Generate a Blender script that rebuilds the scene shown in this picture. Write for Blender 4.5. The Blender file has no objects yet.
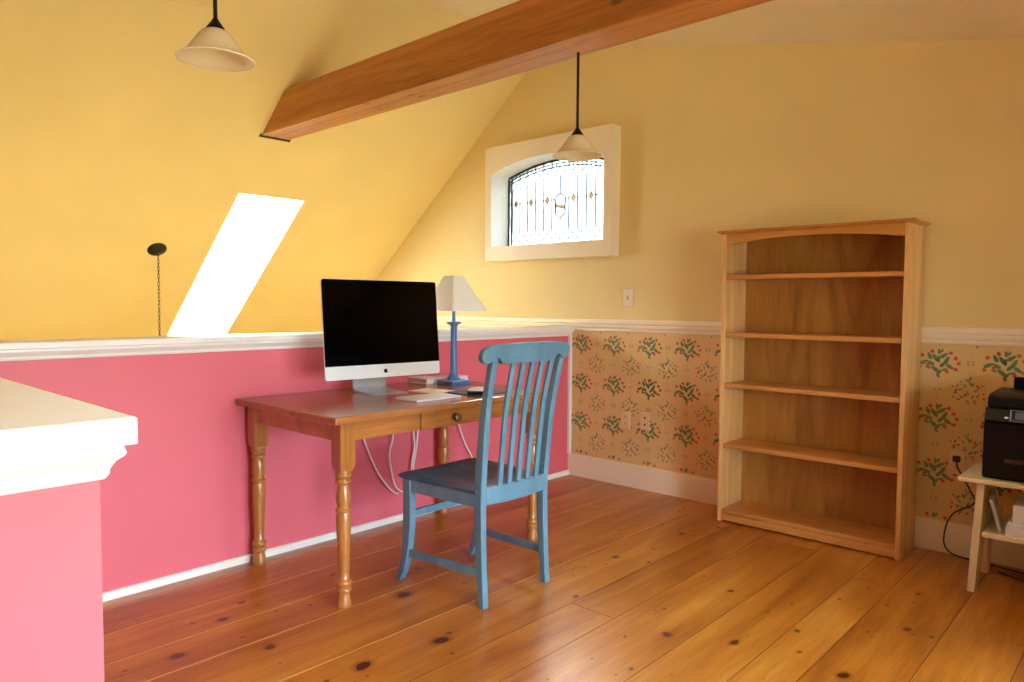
import bpy, bmesh, math, random
from mathutils import Vector, Matrix
random.seed(11)
PI = math.pi
sc = bpy.context.scene
COL = sc.collection

# ------------------------------------------------------------------ mesh helpers
class MB:
    def __init__(s):
        s.v = []; s.f = []; s.m = []; s.fa = []; s.va = []
    def add(s, vs, fs, m=0, fa=0.0, va=None):
        o = len(s.v)
        s.v += [Vector(p) for p in vs]
        s.va += list(va) if va else [0.0] * len(vs)
        for f in fs:
            s.f.append([i + o for i in f]); s.m.append(m); s.fa.append(fa)
    def box(s, x0, x1, y0, y1, z0, z1, m=0, M=None):
        vs = [Vector((x, y, z)) for x in (x0, x1) for y in (y0, y1) for z in (z0, z1)]
        if M: vs = [M @ p for p in vs]
        s.add(vs, [(0, 1, 3, 2), (4, 6, 7, 5), (0, 4, 5, 1), (2, 3, 7, 6), (0, 2, 6, 4), (1, 5, 7, 3)], m)
        return s
    def prism(s, poly, axis, a, b, m=0, M=None):
        """poly: 2-D outline; axis: the extruded axis ('x': poly is (y,z), 'y': (x,z), 'z': (x,y))"""
        def P(p, t):
            q = {'x': (t, p[0], p[1]), 'y': (p[0], t, p[1]), 'z': (p[0], p[1], t)}[axis]
            q = Vector(q)
            return M @ q if M else q
        n = len(poly)
        vs = [P(p, a) for p in poly] + [P(p, b) for p in poly]
        fs = [list(range(n)), list(range(2 * n - 1, n - 1, -1))]
        fs += [(i, i + n, (i + 1) % n + n, (i + 1) % n) for i in range(n)]
        s.add(vs, fs, m)
        return s
    def loft(s, rings, m=0, cap=True, closed=True):
        n = len(rings[0]); vs = [p for r in rings for p in r]; fs = []
        for i in range(len(rings) - 1):
            for j in range(n if closed else n - 1):
                k = (j + 1) % n
                fs.append((i * n + j, i * n + k, (i + 1) * n + k, (i + 1) * n + j))
        if cap:
            fs.append(list(range(n - 1, -1, -1))); b = (len(rings) - 1) * n
            fs.append([b + j for j in range(n)])
        s.add(vs, fs, m); return s
    def lathe(s, prof, c=(0, 0, 0), seg=28, m=0, cap=True):
        c = Vector(c)
        rings = [[c + Vector((r * math.cos(2 * PI * j / seg), r * math.sin(2 * PI * j / seg), z)) for j in range(seg)] for r, z in prof]
        return s.loft(rings, m, cap)
    def tube(s, pts, r, seg=10, m=0, cap=True, closed=False):
        pts = [Vector(p) for p in pts]; rings = []; n = len(pts)
        N = None
        for i, p in enumerate(pts):
            if closed: t = pts[(i + 1) % n] - pts[i - 1]
            else: t = pts[min(i + 1, n - 1)] - pts[max(i - 1, 0)]
            t.normalize()
            if N is None:
                N = t.orthogonal().normalized()
            else:
                N = (N - t * N.dot(t))
                N = N.normalized() if N.length > 1e-6 else t.orthogonal().normalized()
            B = t.cross(N)
            rr = r[i] if isinstance(r, (list, tuple)) else r
            rings.append([p + (N * math.cos(2 * PI * j / seg) + B * math.sin(2 * PI * j / seg)) * rr for j in range(seg)])
        if closed:
            rings.append(rings[0]); cap = False
        return s.loft(rings, m, cap)
    def sweep(s, pts, w, d, wdir=(0, 1, 0), m=0):
        """rectangular bar along pts: w wide along wdir, d thick across; w, d may be lists"""
        pts = [Vector(p) for p in pts]; W = Vector(wdir).normalized(); rings = []; n = len(pts)
        for i, p in enumerate(pts):
            t = (pts[min(i + 1, n - 1)] - pts[max(i - 1, 0)]).normalized()
            D = W.cross(t).normalized()
            ww = (w[i] if isinstance(w, (list, tuple)) else w) / 2
            dd = (d[i] if isinstance(d, (list, tuple)) else d) / 2
            rings.append([p + W * a * ww + D * b * dd for a, b in ((-1, -1), (1, -1), (1, 1), (-1, 1))])
        return s.loft(rings, m)

def smooth_pts(pts, n=8):
    P = [Vector(p) for p in pts]; out = []
    for i in range(len(P) - 1):
        a, b, c, d = P[max(i - 1, 0)], P[i], P[i + 1], P[min(i + 2, len(P) - 1)]
        for k in range(n):
            t = k / n
            out.append(0.5 * ((2 * b) + (c - a) * t + (2 * a - 5 * b + 4 * c - d) * t * t + (3 * b - a - 3 * c + d) * t ** 3))
    out.append(P[-1]); return out

def obj(name, mb, mats, parent=None, loc=(0, 0, 0), bevel=0.0, seg=2, smooth=35, recalc=True):
    me = bpy.data.meshes.new(name)
    me.from_pydata([tuple(p) for p in mb.v], [], mb.f)
    if not isinstance(mats, (list, tuple)): mats = [mats]
    for m in mats: me.materials.append(m)
    for p, i in zip(me.polygons, mb.m): p.material_index = i
    if any(mb.fa):
        a = me.attributes.new('plank', 'FLOAT', 'FACE'); a.data.foreach_set('value', mb.fa)
    if any(mb.va):
        a = me.attributes.new('knot', 'FLOAT', 'POINT'); a.data.foreach_set('value', mb.va)
    if recalc:
        bm = bmesh.new(); bm.from_mesh(me); bmesh.ops.recalc_face_normals(bm, faces=bm.faces); bm.to_mesh(me); bm.free()
    if smooth:
        for p in me.polygons: p.use_smooth = True
        me.set_sharp_from_angle(angle=math.radians(smooth))
    me.update()
    o = bpy.data.objects.new(name, me); COL.objects.link(o)
    if parent: o.parent = parent
    o.location = loc
    if bevel:
        b = o.modifiers.new('edge', 'BEVEL'); b.width = bevel; b.segments = seg
        b.limit_method = 'ANGLE'; b.angle_limit = math.radians(40)
        b.harden_normals = False
    return o

def tag(o, label, cat=None, group=None, kind=None):
    o['label'] = label
    if cat: o['category'] = cat
    if group: o['group'] = group
    if kind: o['kind'] = kind
    return o

def thing(name, label, cat, loc=(0, 0, 0), group=None, rotz=0.0):
    o = bpy.data.objects.new(name, None); COL.objects.link(o)
    o.empty_display_size = .05
    o.location = loc; o.rotation_euler = (0, 0, rotz)
    return tag(o, label, cat, group)

def dup(root, loc, label):
    r = root.copy(); COL.objects.link(r); r.location = loc; r['label'] = label
    for ch in list(root.children):
        c = ch.copy(); COL.objects.link(c); c.parent = r
        for g in list(ch.children):
            d = g.copy(); COL.objects.link(d); d.parent = c
    return r

# ------------------------------------------------------------------ materials
def srgb(r, g, b):
    f = lambda c: (c / 255 / 12.92) if c / 255 <= .04045 else ((c / 255 + .055) / 1.055) ** 2.4
    return (f(r), f(g), f(b), 1)

class NT:
    def __init__(s, name):
        s.mat = bpy.data.materials.new(name); s.mat.use_nodes = True
        s.t = s.mat.node_tree; s.n = s.t.nodes; s.l = s.t.links
        s.p = s.n['Principled BSDF']; s.out = s.n['Material Output']
    def new(s, typ, **kw):
        n = s.n.new(typ)
        for k, v in kw.items(): setattr(n, k, v)
        return n
    def put(s, sock, v):
        if hasattr(v, 'is_linked') or isinstance(v, bpy.types.NodeSocket): s.l.new(v, sock)
        else: sock.default_value = v
    def math(s, op, a, b=0.0, c=0.0, clamp=False):
        n = s.new('ShaderNodeMath', operation=op, use_clamp=clamp)
        for i, v in enumerate((a, b, c)): s.put(n.inputs[i], v)
        return n.outputs[0]
    def coords(s, scale=(1, 1, 1), rot=(0, 0, 0), loc=(0, 0, 0)):
        tc = s.new('ShaderNodeTexCoord'); mp = s.new('ShaderNodeMapping')
        mp.inputs['Scale'].default_value = scale; mp.inputs['Rotation'].default_value = rot; mp.inputs['Location'].default_value = loc
        s.l.new(tc.outputs['Object'], mp.inputs[0]); return mp.outputs[0]
    def noise(s, vec, scale=1, detail=4, rough=.5, dist=0.0):
        n = s.new('ShaderNodeTexNoise'); s.l.new(vec, n.inputs['Vector'])
        n.inputs['Scale'].default_value = scale; n.inputs['Detail'].default_value = detail
        n.inputs['Roughness'].default_value = rough; n.inputs['Distortion'].default_value = dist
        return n.outputs['Fac']
    def ramp(s, fac, stops):
        r = s.new('ShaderNodeValToRGB'); e = r.color_ramp.elements
        while len(e) < len(stops): e.new(.5)
        for el, (p, c) in zip(e, stops): el.position = p; el.color = c
        s.l.new(fac, r.inputs[0]); return r.outputs['Color']
    def mix(s, fac, a, b, mode='MIX'):
        n = s.new('ShaderNodeMix', data_type='RGBA', blend_type=mode)
        s.put(n.inputs[0], fac); s.put(n.inputs[6], a); s.put(n.inputs[7], b)
        return n.outputs[2]
    def bump(s, h, strength=.2, dist=.002):
        b = s.new('ShaderNodeBump'); b.inputs['Strength'].default_value = strength; b.inputs['Distance'].default_value = dist
        s.l.new(h, b.inputs['Height']); s.l.new(b.outputs[0], s.p.inputs['Normal'])
    def setp(s, **kw):
        for k, v in kw.items(): s.put(s.p.inputs[k.replace('_', ' ')], v)
        return s

def paint(name, col, rough=.6, var=.03, bump=.05, spec=.4):
    t = NT(name); c = t.coords()
    n = t.noise(c, 2.2, 3)
    dark = tuple(x * (1 - var) for x in col[:3]) + (1,); lite = tuple(min(1, x * (1 + var)) for x in col[:3]) + (1,)
    t.setp(Base_Color=t.ramp(n, [(.3, dark), (.7, lite)]), Roughness=rough, Specular_IOR_Level=spec)
    if bump: t.bump(t.noise(c, 260, 2), bump, .0008)
    return t.mat

def plain(name, col, rough=.4, metal=0.0, spec=.5, coat=0.0):
    t = NT(name); c = t.coords(); n = t.noise(c, 30, 2)
    t.setp(Base_Color=t.mix(t.math('MULTIPLY', n, .08), col, tuple(x * .7 for x in col[:3]) + (1,)), Roughness=rough, Metallic=metal, Specular_IOR_Level=spec, Coat_Weight=coat)
    return t.mat

def wood(name, c_lo, c_mid, c_hi, axis='z', freq=9.0, rough=.35, coat=.0, coat_rough=.1, streak=.35, stretch=14, dist=1.2, crack=None):
    t = NT(name)
    sx = {'x': (1 / stretch, 1, 1), 'y': (1, 1 / stretch, 1), 'z': (1, 1, 1 / stretch)}[axis]
    c = t.coords(tuple(freq * q for q in sx))
    big = t.noise(c, 1.0, 5, .55, dist)
    fine = t.noise(c, 9.0, 3, .6, .2)
    v = t.math('ADD', t.math('MULTIPLY', big, 1 - streak), t.math('MULTIPLY', fine, streak))
    col = t.ramp(v, [(.32, c_lo), (.5, c_mid), (.68, c_hi)])
    if crack:
        tc = t.new('ShaderNodeTexCoord'); sp = t.new('ShaderNodeSeparateXYZ'); t.l.new(tc.outputs['Object'], sp.inputs[0])
        w = t.noise(t.coords((2.2, 0, 0)), 1.0, 4)
        d = t.math('ABSOLUTE', t.math('SUBTRACT', sp.outputs[1], t.math('ADD', crack[0] - .02, t.math('MULTIPLY', w, .04))))
        m = t.math('MULTIPLY', t.math('LESS_THAN', d, crack[1]), t.math('LESS_THAN', sp.outputs[0], crack[2]))
        col = t.mix(m, col, (.03, .012, .004, 1))
        vo = t.new('ShaderNodeTexVoronoi', feature='F1'); vo.inputs['Scale'].default_value = 1.0; t.l.new(t.coords((3.2, 7, 7)), vo.inputs['Vector'])
        sc_ = t.new('ShaderNodeSeparateColor'); t.l.new(vo.outputs['Color'], sc_.inputs[0])
        kn = t.math('MULTIPLY', t.math('SUBTRACT', t.math('MULTIPLY', sc_.outputs[0], .16), vo.outputs['Distance']), 22.0, clamp=True)
        col = t.mix(t.math('MULTIPLY', kn, .65), col, (.055, .018, .005, 1))
    t.setp(Base_Color=col, Roughness=rough, Coat_Weight=coat, Coat_Roughness=coat_rough)
    t.bump(fine, .12, .0006)
    return t.mat

M = {}
M['yellow'] = paint('yellow_wall_paint', srgb(232, 209, 146), .55)
M['ceil_yellow'] = paint('yellow_ceiling_paint', srgb(232, 209, 146), .6)
M['cream_ceiling'] = paint('cream_ceiling_paint', srgb(236, 225, 190), .6)
M['brown_wall'] = paint('brown_wall_paint', srgb(116, 92, 70), .6)
M['offwhite'] = paint('off_white_paint', srgb(236, 234, 226), .6)
M['pink'] = paint('pink_wall_paint', srgb(222, 105, 118), .5)
M['white'] = paint('white_trim_paint', srgb(240, 238, 232), .35, .01, .02)
M['cream_trim'] = paint('cream_trim_paint', srgb(240, 228, 200), .4, .01, .02)
M['dark_floor'] = paint('lower_floor_boards', srgb(196, 170, 130), .5)
M['wallpaper'] = paint('wallpaper_ground', srgb(224, 194, 132), .6, .05, .03)
M['leaf'] = paint('wallpaper_leaf_green', srgb(112, 142, 96), .6, .15, 0)
M['leaf_pale'] = paint('wallpaper_pale_green', srgb(150, 158, 102), .6, .12, 0)
M['berry'] = paint('wallpaper_red', srgb(212, 84, 66), .6, .1, 0)
M['blue'] = None
M['desk'] = wood('desk_honey_maple', srgb(138, 80, 34), srgb(174, 108, 48), srgb(194, 130, 64), 'y', 9, .3, .35, .15, .3)
M['desk_leg'] = wood('desk_leg_maple', srgb(136, 80, 36), srgb(172, 108, 50), srgb(192, 130, 66), 'z', 14, .28, .35, .12, .3)
M['desk_top'] = wood('desk_top_cherry', srgb(122, 70, 32), srgb(158, 98, 50), srgb(180, 118, 66), 'y', 7, .24, .3, .15, .3)
M['knob'] = plain('dark_stained_knob', srgb(120, 66, 36), .25, coat=.4)
M['beam'] = wood('beam_fir', srgb(150, 88, 30), srgb(190, 122, 50), srgb(208, 146, 74), 'x', 8, .45, 0, .1, .35, 16, 1.5, crack=(-1.565, .0022, 1.2))
M['pine'] = wood('shelf_pine', srgb(196, 140, 74), srgb(222, 172, 104), srgb(236, 194, 132), 'z', 10, .4, .15, .2, .3)
M['pine_shelf'] = wood('shelf_board_pine', srgb(178, 112, 48), srgb(202, 138, 66), srgb(218, 160, 88), 'x', 10, .38, .15, .2, .3)
M['ply'] = wood('shelf_back_plywood', srgb(142, 92, 34), srgb(174, 120, 48), srgb(192, 142, 66), 'z', 5, .45, .1, .2, .2, 7, 2.2)
M['bench'] = paint('bench_cream_paint', srgb(232, 218, 176), .4, .03, .03)
M['lamp_blue'] = plain('lamp_blue_paint', srgb(84, 126, 186), .3)
M['bronze'] = plain('dark_bronze', srgb(40, 30, 22), .4, .6)
M['alu'] = plain('brushed_aluminium', srgb(214, 218, 222), .32, .75)
M['chin'] = plain('silver_front', srgb(238, 240, 243), .4, .0)
M['screen'] = plain('screen_glass', (.001, .001, .0012, 1), .06, 0, .14)
M['logo'] = plain('logo_black', (.006, .006, .006, 1), .25)
M['plastic_white'] = plain('white_plastic', srgb(238, 238, 236), .35)
M['plastic_cream'] = plain('cream_plastic', srgb(236, 226, 200), .35)
M['plastic_tan'] = plain('tan_plastic', srgb(232, 202, 156), .4)
M['black'] = plain('black_plastic', (.005, .005, .006, 1), .36, 0, .2)
M['black_gloss'] = plain('gloss_black_plastic', (.006, .006, .007, 1), .12)
M['grey'] = plain('grey_plastic', srgb(120, 124, 130), .3)
M['lcd'] = plain('lcd_glass', srgb(88, 92, 104), .15)
M['pad'] = plain('dark_mouse_pad', srgb(62, 62, 76), .75)
M['paper'] = plain('white_paper', srgb(236, 236, 244), .8)
M['folder'] = plain('pale_grey_card', srgb(206, 202, 196), .7)
M['paper_cream'] = plain('cream_paper', srgb(240, 228, 200), .8)
M['page_edge'] = plain('page_edges', srgb(206, 180, 136), .8)
M['rubber'] = plain('black_rubber', (.01, .01, .01, 1), .5)
M['came'] = plain('lead_came', (.03, .035, .04, 1), .5, .3)
M['slot'] = plain('dark_slot', (.02, .015, .012, 1), .6)
M['bulb'] = plain('frosted_bulb', srgb(245, 242, 232), .3)

# blue chair paint: worn where it is handled
t = NT('blue_chair_paint'); c = t.coords((1, 1, .35))
n1 = t.noise(c, 16, 4); n2 = t.noise(c, 55, 5, .65)
w = t.math('MULTIPLY', t.math('GREATER_THAN', n2, .66), .6)
col = t.ramp(n1, [(.3, srgb(84, 121, 141)), (.7, srgb(102, 142, 162))])
col = t.mix(w, col, srgb(134, 172, 188))
t.setp(Base_Color=col, Roughness=.42); t.bump(n2, .1, .0005); M['blue'] = t.mat
# worn seat: darker, paint rubbed through along the grain
t = NT('worn_blue_seat'); c = t.coords((2.2, 16, 1))
n1 = t.noise(c, 1.6, 5, .6, .8); n2 = t.noise(t.coords((3, 5, 1)), 1.2, 3)
base = t.ramp(n1, [(.3, srgb(58, 86, 112)), (.55, srgb(76, 108, 136)), (.75, srgb(104, 136, 160))])
wear = t.math('MULTIPLY', t.math('GREATER_THAN', t.math('MULTIPLY', n1, n2), .33), .5)
t.setp(Base_Color=t.mix(wear, base, srgb(128, 92, 96)), Roughness=.4); M['seat'] = t.mat

# pine floor: face attribute 'plank' varies the board tone, point attribute 'knot' makes the knots
t = NT('pine_floor_varnish')
at = t.new('ShaderNodeAttribute', attribute_name='plank'); ak = t.new('ShaderNodeAttribute', attribute_name='knot')
off = t.new('ShaderNodeCombineXYZ'); t.l.new(t.math('MULTIPLY', at.outputs['Fac'], 37.0), off.inputs[1]); t.l.new(t.math('MULTIPLY', at.outputs['Fac'], 11.0), off.inputs[2])
tc = t.new('ShaderNodeTexCoord'); va = t.new('ShaderNodeVectorMath', operation='ADD'); t.l.new(tc.outputs['Object'], va.inputs[0]); t.l.new(off.outputs[0], va.inputs[1])
mp = t.new('ShaderNodeMapping'); mp.inputs['Scale'].default_value = (9, .7, 1); t.l.new(va.outputs[0], mp.inputs[0])
g1 = t.noise(mp.outputs[0], 1.3, 4, .55, .7); g2 = t.noise(mp.outputs[0], 9, 2, .55, .1)
mp2 = t.new('ShaderNodeMapping'); mp2.inputs['Scale'].default_value = (2.6, 1.1, 1); t.l.new(va.outputs[0], mp2.inputs[0])
g3 = t.noise(mp2.outputs[0], 1.0, 3, .5, .2)
v = t.math('ADD', t.math('ADD', t.math('MULTIPLY', g1, .45), t.math('MULTIPLY', g2, .2)), t.math('MULTIPLY', g3, .35))
v = t.math('ADD', v, t.math('MULTIPLY', t.math('SUBTRACT', at.outputs['Fac'], .5), .14))
col = t.ramp(v, [(.30, srgb(114, 60, 12)), (.45, srgb(166, 98, 28)), (.57, srgb(194, 126, 42)), (.70, srgb(214, 154, 64))])
kn = ak.outputs['Fac']
halo = t.math('MULTIPLY', kn, 1.3, clamp=True)
col = t.mix(halo, col, srgb(120, 52, 16))
core = t.math('MULTIPLY', t.math('SUBTRACT', kn, .50), 6.0, clamp=True)
col = t.mix(t.math('MULTIPLY', core, .9), col, srgb(70, 26, 14))
inner = t.math('MULTIPLY', t.math('SUBTRACT', kn, .78), 6.0, clamp=True)
col = t.mix(t.math('MULTIPLY', inner, .5), col, srgb(104, 56, 34))
rn = t.noise(t.coords((3, 3, 3)), 1.5, 4)
t.setp(Base_Color=col, Roughness=t.math('ADD', .27, t.math('MULTIPLY', rn, .12)), Specular_IOR_Level=.75, Coat_Weight=.15, Coat_Roughness=.2)
t.bump(g2, .05, .0006); M['floor'] = t.mat

M['seam_light'] = plain('lit_board_edge', srgb(222, 172, 104), .35)  # pale colour stands in for window light caught on the left seams
M['seam_dark'] = plain('board_gap_dirt', srgb(96, 54, 24), .6)
def glassy(name, tint=(1, 1, 1, 1), gloss=.06):
    t = NT(name); t.n.remove(t.p)
    tr = t.new('ShaderNodeBsdfTransparent'); tr.inputs[0].default_value = tint
    gl = t.new('ShaderNodeBsdfGlossy'); gl.inputs['Roughness'].default_value = .03
    lw = t.new('ShaderNodeFresnel'); lw.inputs[0].default_value = 1.45
    mx = t.new('ShaderNodeMixShader'); t.l.new(t.math('MULTIPLY', lw.outputs[0], gloss * 12, clamp=True), mx.inputs[0])
    t.l.new(tr.outputs[0], mx.inputs[1]); t.l.new(gl.outputs[0], mx.inputs[2]); t.l.new(mx.outputs[0], t.out.inputs[0])
    return t.mat
M['glass'] = glassy('clear_glass')
M['amber'] = glassy('amber_glass', (.46, .33, .23, 1))
M['stained'] = glassy('seedy_clear_glass', (.34, .345, .345, 1))

def translucent(name, col, amount=.45, rough=.5):
    t = NT(name); t.setp(Base_Color=t.mix(t.noise(t.coords(), 14, 3), col, tuple(x * .94 for x in col[:3]) + (1,)), Roughness=rough)
    tl = t.new('ShaderNodeBsdfTranslucent'); tl.inputs[0].default_value = col
    mx = t.new('ShaderNodeMixShader'); mx.inputs[0].default_value = amount
    t.l.new(t.p.outputs[0], mx.inputs[1]); t.l.new(tl.outputs[0], mx.inputs[2]); t.l.new(mx.outputs[0], t.out.inputs[0])
    return t.mat
M['shade'] = translucent('cream_shade_cloth', srgb(253, 252, 246), .12, .8)
M['alabaster'] = translucent('alabaster_glass', srgb(252, 246, 222), .5, .25)

# ------------------------------------------------------------------ the room
XLO = -4.1
XR, YB, ZLOW = 5.8, -6.6, -2.5          # right wall, wall behind the camera, floor of the stairwell room
SL = .81
def zl(x): return 2.56 + (x + .8) * SL      # left (steep) roof slope
def zr(x): return 2.82 - .219 * (x - .506)        # right (shallow) roof slope
XRIDGE = (2.82 + .219 * .506 - 2.56 - SL * .8) / (SL + .219)
ZRIDGE = zl(XRIDGE)
XKNEE = -.8 - 2.56 / SL           # left slope reaches the level of the loft floor

# floor boards along y
f = MB()
edges = [-.11, .075, .325, .56, .762, 1.065, 1.36, 1.565, 1.85, 2.085, 2.245, 2.505, 2.74, 3.03, 3.25, 3.5, 3.78, 4.02, 4.3, 4.56, 4.8, 5.1, 5.32, 5.58, 5.8]
joints = {7: [-.42, -2.9], 4: [-3.4], 2: [-3.9], 6: [-1.72], 9: [-.66], 10: [-2.9], 5: [-4.4], 11: [-1.5], 3: [-1.4], 8: [-3.3]}
for i in range(len(edges) - 1):
    ys = [YB] + sorted(joints.get(i, [])) + [0.0]
    for j in range(len(ys) - 1):
        x0, x1, y0, y1 = edges[i], edges[i + 1], ys[j], ys[j + 1]
        b = .0015 if x0 < 1.2 else .0011; d = .003
        val = random.uniform(.05, 1)
        vs = [(x0, y0, -d), (x1, y0, -d), (x1, y1, -d), (x0, y1, -d), (x0 + b, y0 + b, 0), (x1 - b, y0 + b, 0), (x1 - b, y1 - b, 0), (x0 + b, y1 - b, 0)]
        f.add(vs, [(4, 5, 6, 7)], 0, val)
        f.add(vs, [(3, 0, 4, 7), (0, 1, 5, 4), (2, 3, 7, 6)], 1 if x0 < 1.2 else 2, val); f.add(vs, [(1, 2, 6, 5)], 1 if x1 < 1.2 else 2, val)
KN = [(1.084, -.574, .0208), (1.244, -.644, .0142), (1.189, -1.165, .0129), (1.34, -1.115, .0076), (1.766, -1.17, .0091), (1.779, -1.699, .0138), (1.984, -1.59, .0116), (1.335, -1.657, .0089),
      (2.399, -1.057, .0101), (2.344, -.663, .0091), (2.341, -1.562, .0161), (2.177, -1.502, .0066), (2.11, -1.348, .0081), (2.126, -.947, .0054), (1.33, -.413, .0088), (2.48, -1.064, .0058),
      (2.282, -.872, .0054), (.667, -2.968, .0166), (.506, -2.737, .0123), (.411, -2.615, .0109), (.833, -2.724, .0151), (1.173, -2.582, .0198), (1.225, -2.287, .0213), (.818, -2.128, .0201),
      (.459, -2.828, .0061), (.628, -2.442, .0065), (.646, -3.124, .0053), (.962, -2.759, .0036), (1.236, -2.61, .0035), (.674, -2.312, .0054), (.197, -3.048, .0041), (.42, -2.2, .008), (.63, -1.9, .009),
      (3.1, -1.4, .014), (2.9, -2.2, .012), (3.4, -.8, .013), (1.68, -3.0, .016), (2.0, -2.6, .013)]
kf = random.Random(5)
for _ in range(210):
    KN.append((kf.uniform(.1, 3.3), kf.uniform(-3.4, -.1), kf.choice((.0022, .003, .0036, .0045, .006))))
for (x, y, r) in KN:
    i = max(k for k in range(len(edges)) if edges[k] <= x)
    if x - edges[i] < .012 or edges[i + 1] - x < .012: continue
    R_ = min(r * 2.0, x - edges[i] - .003, edges[i + 1] - x - .003)
    seg = 20; pv = .5
    rot = kf.uniform(-.25, .25); el = kf.uniform(1.15, 1.7)
    rings = [(0.0, 1.0), (.22, .9), (.42, .72), (.54, .48), (.72, .34), (1.0, 0.0)]
    vs = [(x, y, .0004)]; va = [1.0]
    for rr, k in rings[1:]:
        for s_ in range(seg):
            a = 2 * PI * s_ / seg
            wob = 1 + .1 * math.sin(2 * a + x * 40) + .06 * math.sin(3 * a + y * 30)
            if rr == 1.0: wob = 1.0
            px, py = R_ * rr * math.cos(a) * wob, R_ * rr * el * math.sin(a) * wob
            vs.append((x + px * math.cos(rot) - py * math.sin(rot) * .5, y + py, .0004)); va.append(k)
    fs = [(0, 1 + s_, 1 + (s_ + 1) % seg) for s_ in range(seg)]
    for q in range(len(rings) - 2):
        for s_ in range(seg):
            a0 = 1 + q * seg; a1 = a0 + seg
            fs.append((a0 + s_, a1 + s_, a1 + (s_ + 1) % seg, a0 + (s_ + 1) % seg))
    # same tone as its board
    tone = [fa for fa, fc in zip(f.fa, f.f) if len(fc) == 4 and f.v[fc[0]].x - .01 <= x <= f.v[fc[1]].x + .01 and f.v[fc[0]].y <= y <= f.v[fc[2]].y]
    f.add(vs, fs, 0, tone[0] if tone else .5, va)
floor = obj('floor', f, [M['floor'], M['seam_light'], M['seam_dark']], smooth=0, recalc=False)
tag(floor, 'wide knotty pine floorboards, orange brown and varnished', 'floor', kind='structure')
f = MB(); f.box(-.11, XR, YB, 0, -.2, -.004); o = obj('floor', f, M['dark_floor']); tag(o, 'subfloor below the pine floorboards', 'floor', kind='structure')
f = MB(); f.box(XLO, -.11, YB, 0, ZLOW - .1, ZLOW); o = obj('floor', f, M['dark_floor']); tag(o, 'floor of the room below, seen over the pink half wall', 'floor', kind='structure')

# gable wall with the window hole
HX0, HX1, HZ0, HZ1 = -.72, .365, 1.585, 2.26
g = MB(); T = .16
g.prism([(XLO, ZLOW), (HX0, ZLOW), (HX0, zl(HX0) + .1), (XKNEE - .14, .0)], 'y', 0, T)
g.prism([(HX0, ZLOW), (HX1, ZLOW), (HX1, HZ0), (HX0, HZ0)], 'y', 0, T)
g.prism([(HX0, HZ1), (HX1, HZ1), (HX1, zr(HX1) + .1), (XRIDGE, ZRIDGE + .1), (HX0, zl(HX0) + .1)], 'y', 0, T)
g.prism([(HX1, -.2), (XR, -.2), (XR, zr(XR) + .1), (HX1, zr(HX1) + .1)], 'y', 0, T)
wall_back = obj('wall_back', g, M['yellow'], smooth=0)
tag(wall_back, 'yellow gable wall with the stained glass window', 'wall', kind='structure')

# wallpaper below the chair rail: mesh with its printed motifs
wp = MB(); wp.box(0, XR, -.003, 0, .0, 1.03, 0)
def leaf(cx, cz, L, W, ang, m, y=-.0036):
    pts = []
    for k in range(10):
        a = 2 * PI * k / 10
        u = math.cos(a) * L / 2; w_ = math.sin(a) * W / 2 * (1 - .35 * math.cos(a))
        pts.append((cx + u * math.cos(ang) - w_ * math.sin(ang), y, cz + u * math.sin(ang) + w_ * math.cos(ang)))
    wp.add(pts, [list(range(9, -1, -1))], m)
def flower(cx, cz, r, m=3, y=-.0039):
    pts = []
    ph = random.uniform(0, 6)
    for k in range(15):
        a = 2 * PI * k / 15; rr = r * (.78 + .3 * math.cos(5 * a + ph))
        pts.append((cx + rr * math.cos(a), y, cz + rr * math.sin(a)))
    wp.add(pts, [list(range(14, -1, -1))], m)
BIG_L = [(-4, 3, 3.6, 1.5, 118), (-1.2, 2.2, 4.2, 1.6, 125), (-6.8, -.2, 4.2, 1.5, 25), (-3.4, -.4, 3.4, 1.3, 150), (2.6, 3.4, 4, 1.5, 35), (3.9, 1.2, 4, 1.5, 62), (5.4, -1.9, 4, 1.5, -35), (-1.4, -3.2, 4.4, 1.6, 140),
         (2.2, -.8, 3.6, 1.4, 48), (.3, 5.2, 2.6, 1.2, 95), (-2.6, 5.2, 1.8, .8, 120), (1.7, 5.6, 2.0, .9, 60), (.9, -4.4, 3.2, 1.1, 50), (0, -6.2, 2.2, 1, 130), (.2, 1.6, 3.4, 1.0, 88), (3.2, -3.2, 2.4, .9, 20), (-4.6, -2.6, 2.4, .9, 165)]
BIG_F = [(-7.4, 3.2), (-2.8, 5.2), (-4.6, -1.2), (7.8, 2.2), (9.2, -.2), (4.0, -4.2), (8.0, -3.0), (-8.6, -2.4), (5.6, 4.6)]
SM_L = [(-5.6, 2.6, 1.6, .7, 60), (-4, 1, 1.7, .7, 30), (-6.2, -.6, 1.6, .7, 10), (-3.6, -2.4, 1.8, .7, 150), (-2.2, 2.8, 1.8, .7, 110), (0, 4.2, 2.4, .9, 120), (1.2, 3.4, 2.0, .8, 60), (2.8, .8, 2.0, .8, 40), (4.2, 2.0, 1.7, .7, 20), (3.6, -1.6, 2.0, .8, 45),
        (1.4, -2.2, 2.0, .8, 50), (-1.0, -.4, 2.2, .8, 120), (-5.0, -3.6, 1.6, .7, 170), (2.2, -4.0, 1.8, .7, 30), (-.8, -4.6, 2.0, .8, 130), (5.6, 3.2, 1.4, .6, 0), (0, 6.2, 1.6, .7, 70), (-1.4, 5.4, 1.4, .6, 130)]
SM_F = [(-7.6, 2.2, .7), (-6.0, .4, 1.0), (-1.9, -1.6, 1.1), (3.2, 2.8, 1.0), (6.2, -2.8, .9), (6.0, -.6, .8), (2.6, -5.1, .8), (-7.2, -2.8, .7), (-3.8, 4.4, .7)]
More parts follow.
